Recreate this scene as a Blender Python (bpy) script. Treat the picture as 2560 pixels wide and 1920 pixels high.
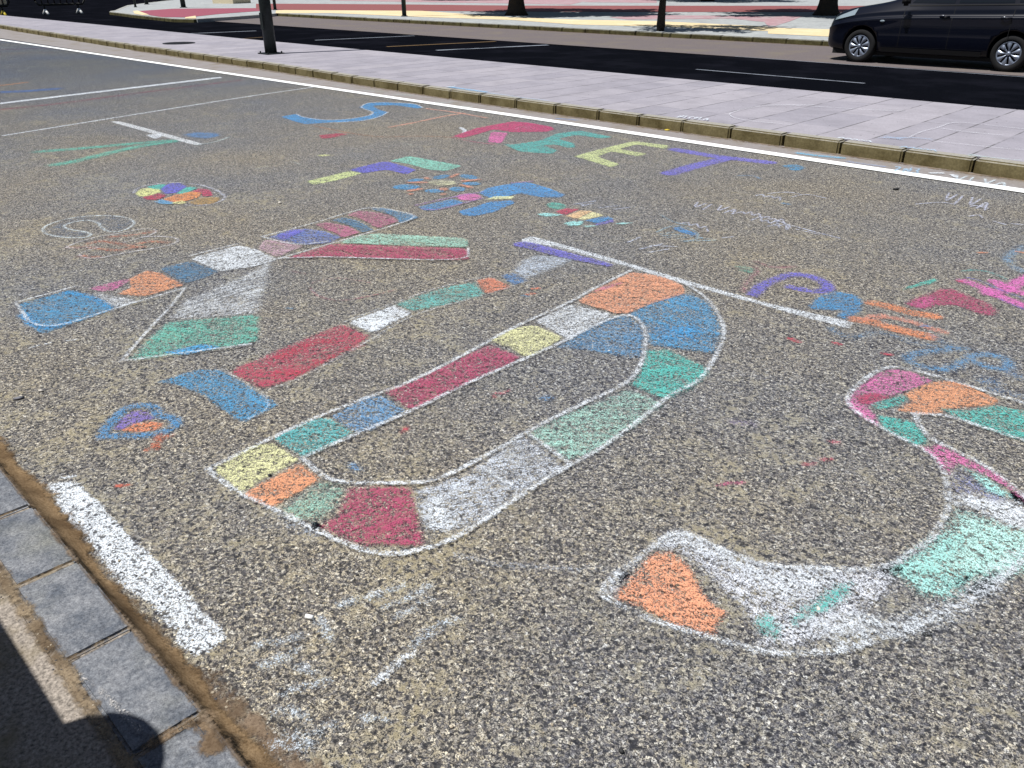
import bpy, bmesh, math, random
import numpy as np
from mathutils import Vector, Matrix
random.seed(11); np.random.seed(11)
D = bpy.data
S = bpy.context.scene
for o in list(D.objects): D.objects.remove(o)
R = math.radians

# ---------------------------------------------------------------- camera, sky, sun
# world frame: X runs along the street (to the right), Y across it, Z up; metres
cam_d = D.cameras.new('camera'); cam = D.objects.new('camera', cam_d); S.collection.objects.link(cam)
cam_d.sensor_width = 36.0; cam_d.lens = 36.0*1993/2560; cam_d.clip_start = 0.02; cam_d.clip_end = 2000
cam.matrix_world = Matrix.Translation((0, 0, 1.5)) @ Matrix.Rotation(R(44.5), 4, 'Z') @ Matrix.Rotation(R(90-27.15), 4, 'X') @ Matrix.Rotation(-0.005, 4, 'Z')
S.camera = cam
S.render.engine = 'CYCLES'
S.render.resolution_x = 1024; S.render.resolution_y = 768
S.view_settings.view_transform = 'Standard'; S.view_settings.look = 'None'
S.view_settings.exposure = 0.22; S.view_settings.gamma = 1; S.view_settings.use_curve_mapping = False

SUN_EL = R(68); TX, TY = 0.31, 0.95          # horizontal travel of the light
sun_d = D.lights.new('sun', 'SUN'); sun = D.objects.new('sun', sun_d); S.collection.objects.link(sun)
sun_d.energy = 5.0; sun_d.angle = R(0.53); sun_d.color = (1.0, 0.98, 0.945)
tv = Vector((TX*math.cos(SUN_EL), TY*math.cos(SUN_EL), -math.sin(SUN_EL))).normalized()
sun.rotation_euler = tv.to_track_quat('-Z', 'Y').to_euler()
W = D.worlds.new('World'); S.world = W; W.use_nodes = True
nt = W.node_tree; nt.nodes.clear()
sk = nt.nodes.new('ShaderNodeTexSky'); sk.sky_type = 'NISHITA'; sk.sun_disc = False
sk.sun_elevation = SUN_EL; sk.sun_rotation = math.atan2(-TX, -TY)
bg = nt.nodes.new('ShaderNodeBackground'); bg.inputs[1].default_value = 0.05
ow = nt.nodes.new('ShaderNodeOutputWorld')
nt.links.new(sk.outputs[0], bg.inputs[0]); nt.links.new(bg.outputs[0], ow.inputs[0])

# ---------------------------------------------------------------- node helpers
def lin(c):
    return tuple((v/255/12.92 if v/255 <= .04045 else ((v/255+.055)/1.055)**2.4) for v in c)
class N:
    def __init__(s, name, group=False):
        if group: s.t = D.node_groups.new(name, 'ShaderNodeTree'); s.m = None
        else:
            s.m = D.materials.new(name); s.m.use_nodes = True; s.t = s.m.node_tree; s.t.nodes.clear()
    def n(s, kind, **kw):
        x = s.t.nodes.new('ShaderNode'+kind)
        for k, v in kw.items(): setattr(x, k, v)
        return x
    def l(s, a, b): s.t.links.new(a, b)
    def put(s, sock, v):
        if hasattr(v, 'is_output') or isinstance(v, bpy.types.NodeSocket): s.l(v, sock)
        else: sock.default_value = v
    def math(s, op, a, b=0.0, c=0.0, clamp=False):
        x = s.n('Math', operation=op, use_clamp=clamp)
        s.put(x.inputs[0], a); s.put(x.inputs[1], b); s.put(x.inputs[2], c); return x.outputs[0]
    def mp(s, v, a, b, c=0.0, d=1.0, kind='LINEAR'):
        x = s.n('MapRange', interpolation_type=kind); s.put(x.inputs[0], v)
        for i, q in zip((1, 2, 3, 4), (a, b, c, d)): s.put(x.inputs[i], q)
        return x.outputs[0]
    def mix(s, f, a, b, mode='MIX'):
        x = s.n('Mix', data_type='RGBA', blend_type=mode); s.put(x.inputs[0], f)
        for i, q in ((6, a), (7, b)):
            if isinstance(q, tuple) and len(q) == 3: q = q+(1,)
            s.put(x.inputs[i], q)
        return x.outputs[2]
    def noise(s, vec, scale, detail=3, rough=.6, dist=0.0):
        x = s.n('TexNoise'); s.l(vec, x.inputs['Vector']); x.inputs['Scale'].default_value = scale
        x.inputs['Detail'].default_value = detail; x.inputs['Roughness'].default_value = rough; x.inputs['Distortion'].default_value = dist
        return x
    def vor(s, vec, scale, feature='F1'):
        x = s.n('TexVoronoi', feature=feature); s.l(vec, x.inputs['Vector']); x.inputs['Scale'].default_value = scale; return x
    def ramp(s, f, stops):
        x = s.n('ValToRGB'); e = x.color_ramp.elements
        while len(e) > 1: e.remove(e[0])
        e[0].position = stops[0][0]; e[0].color = stops[0][1]+(1,)
        for p, c in stops[1:]:
            q = e.new(p); q.color = c+(1,)
        s.l(f, x.inputs[0]); return x.outputs[0]
    def pos(s):
        return s.n('NewGeometry').outputs['Position']
    def out(s, col, rough=.9, bump=None, strength=.3, dist=.003, metal=0.0, coat=0.0, spec=.2, alpha=None):
        b = s.n('BsdfPrincipled'); s.put(b.inputs['Base Color'], col if not (isinstance(col, tuple) and len(col) == 3) else col+(1,))
        s.put(b.inputs['Roughness'], rough); s.put(b.inputs['Metallic'], metal); s.put(b.inputs['Coat Weight'], coat); b.inputs['Specular IOR Level'].default_value = spec
        if bump is not None:
            q = s.n('Bump'); q.inputs['Strength'].default_value = strength; q.inputs['Distance'].default_value = dist
            s.l(bump, q.inputs['Height']); s.l(q.outputs[0], b.inputs['Normal'])
        o = s.n('OutputMaterial')
        if alpha is not None:
            t = s.n('BsdfTransparent'); m = s.n('MixShader'); s.l(alpha, m.inputs[0]); s.l(t.outputs[0], m.inputs[1]); s.l(b.outputs[0], m.inputs[2]); s.l(m.outputs[0], o.inputs[0])
        else: s.l(b.outputs[0], o.inputs[0])
        return s.m

# asphalt as one group: chalk uses the same stone heights so it catches only the tops
G = N('asphalt_surface', True)
for nm_, ty_ in (('Color', 'Color'), ('Height', 'Float'), ('Grain', 'Float'), ('Pits', 'Float')):
    G.t.interface.new_socket(nm_, in_out='OUTPUT', socket_type='NodeSocket'+ty_)
go = G.t.nodes.new('NodeGroupOutput'); P = G.pos()
v1 = G.vor(P, 135); n1 = G.noise(P, 210, 4, .78); n2 = G.noise(P, 1.5, 4, .6); n3 = G.noise(P, 92, 3, .7, .6); n4 = G.noise(P, 8, 4, .65); n6 = G.noise(P, 41, 3, .7, .4)
mp2 = G.n('VectorMath', operation='ADD'); G.l(P, mp2.inputs[0]); mp2.inputs[1].default_value = (3.3, 7.1, 1.7)
n7 = G.noise(mp2.outputs[0], 260, 2, .6); v3 = G.vor(mp2.outputs[0], 34)
F = G.mp(n1.outputs[0], .30, .70)
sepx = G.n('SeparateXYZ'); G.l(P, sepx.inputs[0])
nearness = G.mp(sepx.outputs[1], 4.0, .4, 0.0, .10)
tan_m = G.mp(G.math('ADD', G.math('ADD', n2.outputs[0], nearness), G.math('MULTIPLY', G.math('SUBTRACT', n4.outputs[0], .5), 1.5)), .56, .80, 0, 1)
sandp = G.math('MULTIPLY', tan_m, G.mp(n6.outputs[0], .44, .56))
s1 = G.mp(G.math('ADD', n3.outputs[0], G.math('MULTIPLY', sandp, .07)), .435, .480, 1, 0)
s2 = G.mp(G.math('ADD', n7.outputs[0], G.math('MULTIPLY', sandp, .05)), .435, .485, .9, 0)
s4 = G.mp(n6.outputs[0], .37, .43, 1, 0)
sc = G.n('SeparateColor'); G.l(v3.outputs['Color'], sc.inputs[0])
s3 = G.math('MULTIPLY', G.mp(v3.outputs['Distance'], .20, .30, 1, 0), G.mp(sc.outputs[0], .80, .82))
spk = G.math('MAXIMUM', G.math('MAXIMUM', s1, s2), G.math('MAXIMUM', s3, s4))
sep = G.n('SeparateColor'); G.l(v1.outputs['Color'], sep.inputs[0])
stone = G.ramp(sep.outputs[0], [(0, (.10, .10, .115)), (.35, (.19, .188, .195)), (.6, (.28, .272, .26)), (.85, (.38, .37, .34)), (1, (.62, .62, .60))])
stone = G.mix(sep.outputs[1], stone, G.mix(1.0, stone, (1.08, 1.0, .84), 'MULTIPLY'))
c = G.mix(1.0, stone, G.mix(F, (.35, .35, .37), (1.65, 1.65, 1.62)), 'MULTIPLY')
sand = G.mix(F, (.215, .19, .125), (.35, .32, .225))
c = G.mix(G.math('MULTIPLY', sandp, .8), c, sand)
c = G.mix(G.math('MULTIPLY', spk, .93), c, G.mix(sep.outputs[2], (.008, .009, .013), (.032, .034, .042)))
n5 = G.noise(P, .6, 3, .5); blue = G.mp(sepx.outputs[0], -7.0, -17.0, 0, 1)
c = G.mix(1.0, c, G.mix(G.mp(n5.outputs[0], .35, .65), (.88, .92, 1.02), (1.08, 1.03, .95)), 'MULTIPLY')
c = G.mix(blue, c, G.mix(1.0, c, (.50, .57, .70), 'MULTIPLY'))  # fading with distance painted into the colour: darker and bluer along negative X
HT = G.math('ADD', G.math('MULTIPLY', F, .35), G.math('MULTIPLY', G.math('SUBTRACT', 1.0, spk), .65))
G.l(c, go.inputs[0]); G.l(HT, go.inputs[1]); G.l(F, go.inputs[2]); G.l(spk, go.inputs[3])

def asphalt():
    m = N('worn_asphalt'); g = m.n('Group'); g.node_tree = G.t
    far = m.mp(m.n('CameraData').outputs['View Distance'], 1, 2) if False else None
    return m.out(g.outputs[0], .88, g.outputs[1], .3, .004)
M = {}
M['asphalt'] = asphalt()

def chalk_mat(name, paint=False):
    m = N(name); g = m.n('Group'); g.node_tree = G.t; P = m.pos()
    ac = m.n('Attribute', attribute_name='tone'); ad = m.n('Attribute', attribute_name='inside'); as_ = m.n('Attribute', attribute_name='cover'); ah = m.n('Attribute', attribute_name='hatch')
    st = m.noise(ah.outputs['Vector'], 1.0, 4, .7)
    lo = m.noise(P, 5.5, 3, .6); ed = m.noise(P, 70, 3, .75); mid = m.noise(P, 24, 3, .7)
    x = m.math('ADD', as_.outputs['Fac'], m.math('MULTIPLY', m.math('SUBTRACT', st.outputs[0], .5), .1 if paint else 1.35))
    x = m.math('ADD', x, m.math('MULTIPLY', m.math('SUBTRACT', lo.outputs[0], .5), .3 if paint else .7))
    x = m.math('ADD', x, m.math('MULTIPLY', m.math('SUBTRACT', mid.outputs[0], .5), .5 if paint else .5))
    dd = m.math('ADD', ad.outputs['Fac'], m.math('MULTIPLY', m.math('SUBTRACT', ed.outputs[0], .5), 2.2))
    e = m.mp(dd, -.9, .9)
    x = m.math('MULTIPLY', x, e)
    cov = m.mp(m.math('ADD', x, m.math('MULTIPLY', m.math('SUBTRACT', g.outputs[2], .5), .95)), .32, .90) if not paint else m.mp(m.math('ADD', x, m.math('MULTIPLY', m.math('SUBTRACT', g.outputs[2], .5), .9)), .45, .62)
    cov = m.math('MULTIPLY', cov, m.mp(e, .0, .12))
    cov = m.math('MULTIPLY', cov, m.math('SUBTRACT', 1.0, m.math('MULTIPLY', g.outputs[3], .92 if paint else m.mp(x, .8, 1.2, .96, .7))))
    k = m.mp(g.outputs[2], .0, 1.0, .72, 1.1)
    vm = m.n('VectorMath', operation='SCALE'); m.l(ac.outputs['Color'], vm.inputs[0]); m.l(k, vm.inputs['Scale'])
    return m.out(vm.outputs[0], .95, g.outputs[1], .15, .003, alpha=cov, spec=.03)
M['chalk'] = chalk_mat('chalk_dust'); M['paint'] = chalk_mat('worn_white_paint', True)

def simple(name, col, var=.25, scale=30, rough=.85, bump=.2, dirt=None, metal=0, coat=0, spec=.3, dirt_scale=2.5, big=1.2):
    m = N(name); P = m.pos(); n1 = m.noise(P, scale, 5, .7); n2 = m.noise(P, dirt_scale, 4, .6)
    a = tuple(v*(1-var) for v in col); b = tuple(v*(1+var) for v in col)
    c = m.mix(m.mp(n1.outputs[0], .3, .7), a, b)
    if dirt: c = m.mix(m.mp(n2.outputs[0], .48, .72, 0, .8), c, dirt)
    return m.out(c, rough, n1.outputs[0], bump, .004, metal, coat, spec)

def link(o, parent=None):
    S.collection.objects.link(o)
    if parent is not None: o.parent = parent
    return o
def mesh_obj(name, verts, faces, mat, parent=None, smooth=False):
    me = D.meshes.new(name); me.from_pydata([tuple(v) for v in verts], [], faces); me.update()
    if mat is not None: me.materials.append(mat)
    if smooth:
        for p in me.polygons: p.use_smooth = True
    return link(D.objects.new(name, me), parent)
def bm_obj(name, bm, mat, parent=None, smooth=False, bevel=0):
    if bevel:
        bmesh.ops.bevel(bm, geom=[e for e in bm.edges], offset=bevel, segments=2, affect='EDGES', clamp_overlap=True)
    me = D.meshes.new(name); bm.to_mesh(me); bm.free(); me.materials.append(mat)
    if smooth:
        for p in me.polygons: p.use_smooth = True
    return link(D.objects.new(name, me), parent)
def tag(o, label=None, cat=None, group=None, kind=None):
    if label: o['label'] = label
    if cat: o['category'] = cat
    if group: o['group'] = group
    if kind: o['kind'] = kind
    return o
def empty(name, loc, rz=0):
    o = D.objects.new(name, None); o.location = loc; o.rotation_euler = (0, 0, rz); o.empty_display_size = .2
    return link(o)
def box(bm, x0, x1, y0, y1, z0, z1, mat=None):
    r = bmesh.ops.create_cube(bm, size=1.0)
    for v in r['verts']:
        v.co = Vector(((x0+x1)/2+v.co.x*(x1-x0), (y0+y1)/2+v.co.y*(y1-y0), (z0+z1)/2+v.co.z*(z1-z0)))
        if mat is not None: v.co = mat @ v.co
    fs = list(set(f for v in r['verts'] for f in v.link_faces)); bmesh.ops.recalc_face_normals(bm, faces=fs)
    for f in fs: f.normal_update()
    return r['verts']
def tube(bm, pts, radii, seg=10, caps=True):
    rings = []
    for i, p in enumerate(pts):
        p = Vector(p); a = Vector(pts[max(i-1, 0)]); b = Vector(pts[min(i+1, len(pts)-1)])
        d = (b-a).normalized(); q = d.to_track_quat('Z', 'Y'); r = radii[i] if hasattr(radii, '__len__') else radii
        rings.append([bm.verts.new(p+q @ Vector((r*math.cos(2*math.pi*k/seg), r*math.sin(2*math.pi*k/seg), 0))) for k in range(seg)])
    for A, B in zip(rings, rings[1:]):
        for k in range(seg): bm.faces.new((A[k], A[(k+1) % seg], B[(k+1) % seg], B[k]))
    if caps:
        bm.faces.new(rings[0][::-1]); bm.faces.new(rings[-1])
def slab(name, pts, z0, z1, mat, kind='structure'):
    n = len(pts); v = [(x, y, z1) for x, y in pts]+[(x, y, z0) for x, y in pts]
    a = sum(pts[i][0]*pts[(i+1) % n][1]-pts[(i+1) % n][0]*pts[i][1] for i in range(n))
    top = list(range(n)); f = [top if a > 0 else top[::-1]]
    for i in range(n):
        j = (i+1) % n; q = (i, j, n+j, n+i); f.append(q[::-1] if a > 0 else q)
    o = mesh_obj(name, v, f, mat); tag(o, kind=kind); return o
def sheet(name, pts, z, mat, kind='structure'):
    n = len(pts); a = sum(pts[i][0]*pts[(i+1) % n][1]-pts[(i+1) % n][0]*pts[i][1] for i in range(n))
    f = list(range(n)); o = mesh_obj(name, [(x, y, z) for x, y in pts], [f if a > 0 else f[::-1]], mat); tag(o, kind=kind); return o

# ---------------------------------------------------------------- chalk fields
def seg_dist(PX, PY, a, b):
    ax, ay = a; bx, by = b; dx, dy = bx-ax, by-ay; L2 = dx*dx+dy*dy+1e-12
    t = np.clip(((PX-ax)*dx+(PY-ay)*dy)/L2, 0, 1)
    return np.hypot(PX-ax-t*dx, PY-ay-t*dy)
def chaikin(p, closed):
    q = []
    n = len(p)
    if closed:
        for i in range(n):
            a, b = p[i], p[(i+1) % n]
            q += [(a[0]*.92+b[0]*.08, a[1]*.92+b[1]*.08), (a[0]*.08+b[0]*.92, a[1]*.08+b[1]*.92)]
        return q
    if n < 3: return p
    q = [p[0]]
    for a, b in zip(p, p[1:]): q += [(a[0]*.75+b[0]*.25, a[1]*.75+b[1]*.25), (a[0]*.25+b[0]*.75, a[1]*.25+b[1]*.75)]
    return q+[p[-1]]
def field(name, items, col, cover, soft, ang, z, mat, parent):
    V = []; Fc = []; ins = []; idx = 0
    soft = max(soft, .006)
    groups = [[it] for it in items]
    for grp in groups:
        ps = [p for w, pts in grp for p in pts]; wid = max(w for w, _ in grp)/2
        cx = sum(p[0] for p in ps)/len(ps); cy = sum(p[1] for p in ps)/len(ps); dist = math.hypot(cx, cy)
        cell = min(max(.0042*dist, .011), .05)
        if wid: cell = min(cell, max(wid*.9, .008))
        mg = soft*1.3+wid+cell
        x0, x1 = min(p[0] for p in ps)-mg, max(p[0] for p in ps)+mg; y0, y1 = min(p[1] for p in ps)-mg, max(p[1] for p in ps)+mg
        cell = max(cell, math.sqrt((x1-x0)*(y1-y0)/90000))
        nx, ny = int((x1-x0)/cell)+2, int((y1-y0)/cell)+2
        PX, PY = np.meshgrid(x0+np.arange(nx)*cell, y0+np.arange(ny)*cell, indexing='ij')
        d = np.full(PX.shape, -1e9)
        for w, pts in grp:
            if w == 0:
                pts = chaikin(pts, True)
                dm = np.full(PX.shape, 1e9); inside = np.zeros(PX.shape, bool)
                for i in range(len(pts)):
                    a, b = pts[i], pts[(i+1) % len(pts)]
                    dm = np.minimum(dm, seg_dist(PX, PY, a, b))
                    if a[1] != b[1]:
                        cnd = ((a[1] > PY) != (b[1] > PY)) & (PX < (b[0]-a[0])*(PY-a[1])/(b[1]-a[1])+a[0]); inside ^= cnd
                d = np.maximum(d, np.where(inside, dm, -dm))
            else:
                pts = chaikin(chaikin(pts, False), False)
                dm = np.full(PX.shape, 1e9)
                for a, b in zip(pts, pts[1:]): dm = np.minimum(dm, seg_dist(PX, PY, a, b))
                d = np.maximum(d, w/2-dm)
        keep = d > -soft*1.3
        kc = keep[:-1, :-1] | keep[1:, :-1] | keep[:-1, 1:] | keep[1:, 1:]
        I, J = np.nonzero(kc)
        used = np.zeros(PX.shape, bool)
        for di in (0, 1):
            for dj in (0, 1): used[I+di, J+dj] = True
        num = np.full(PX.shape, -1); num[used] = np.arange(used.sum())+idx
        V.append(np.stack([PX[used], PY[used]], 1)); ins.append(d[used])
        Fc.append(np.stack([num[I, J], num[I+1, J], num[I+1, J+1], num[I, J+1]], 1)); idx += int(used.sum())
    V = np.concatenate(V); ins = np.concatenate(ins); Fc = np.concatenate(Fc)
    me = D.meshes.new(name)
    me.from_pydata([(x, y, z) for x, y in V.tolist()], [], Fc.tolist()); me.update()
    n = len(V)
    a = me.attributes.new('inside', 'FLOAT', 'POINT'); a.data.foreach_set('value', np.clip(ins/soft, -2, 4).astype(np.float32))
    a = me.attributes.new('cover', 'FLOAT', 'POINT'); a.data.foreach_set('value', np.full(n, cover, np.float32))
    lc = lin(col); lc = tuple(q*.8+.085 for q in lc) if cover < 1.3 else lc; a = me.attributes.new('tone', 'FLOAT_COLOR', 'POINT'); a.data.foreach_set('color', np.tile(np.array([lc[0]*0.95, lc[1]*0.95, lc[2]*0.95, 1], np.float32), n))
    t = R(ang+20); hx = V[:, 0]*math.cos(t)+V[:, 1]*math.sin(t); hy = -V[:, 0]*math.sin(t)+V[:, 1]*math.cos(t)
    a = me.attributes.new('hatch', 'FLOAT_VECTOR', 'POINT'); a.data.foreach_set('vector', np.stack([hx*6, hy*42, np.full(n, cover*50+len(name))], 1).astype(np.float32).ravel())
    me.materials.append(mat)
    return link(D.objects.new(name, me), parent)
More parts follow.
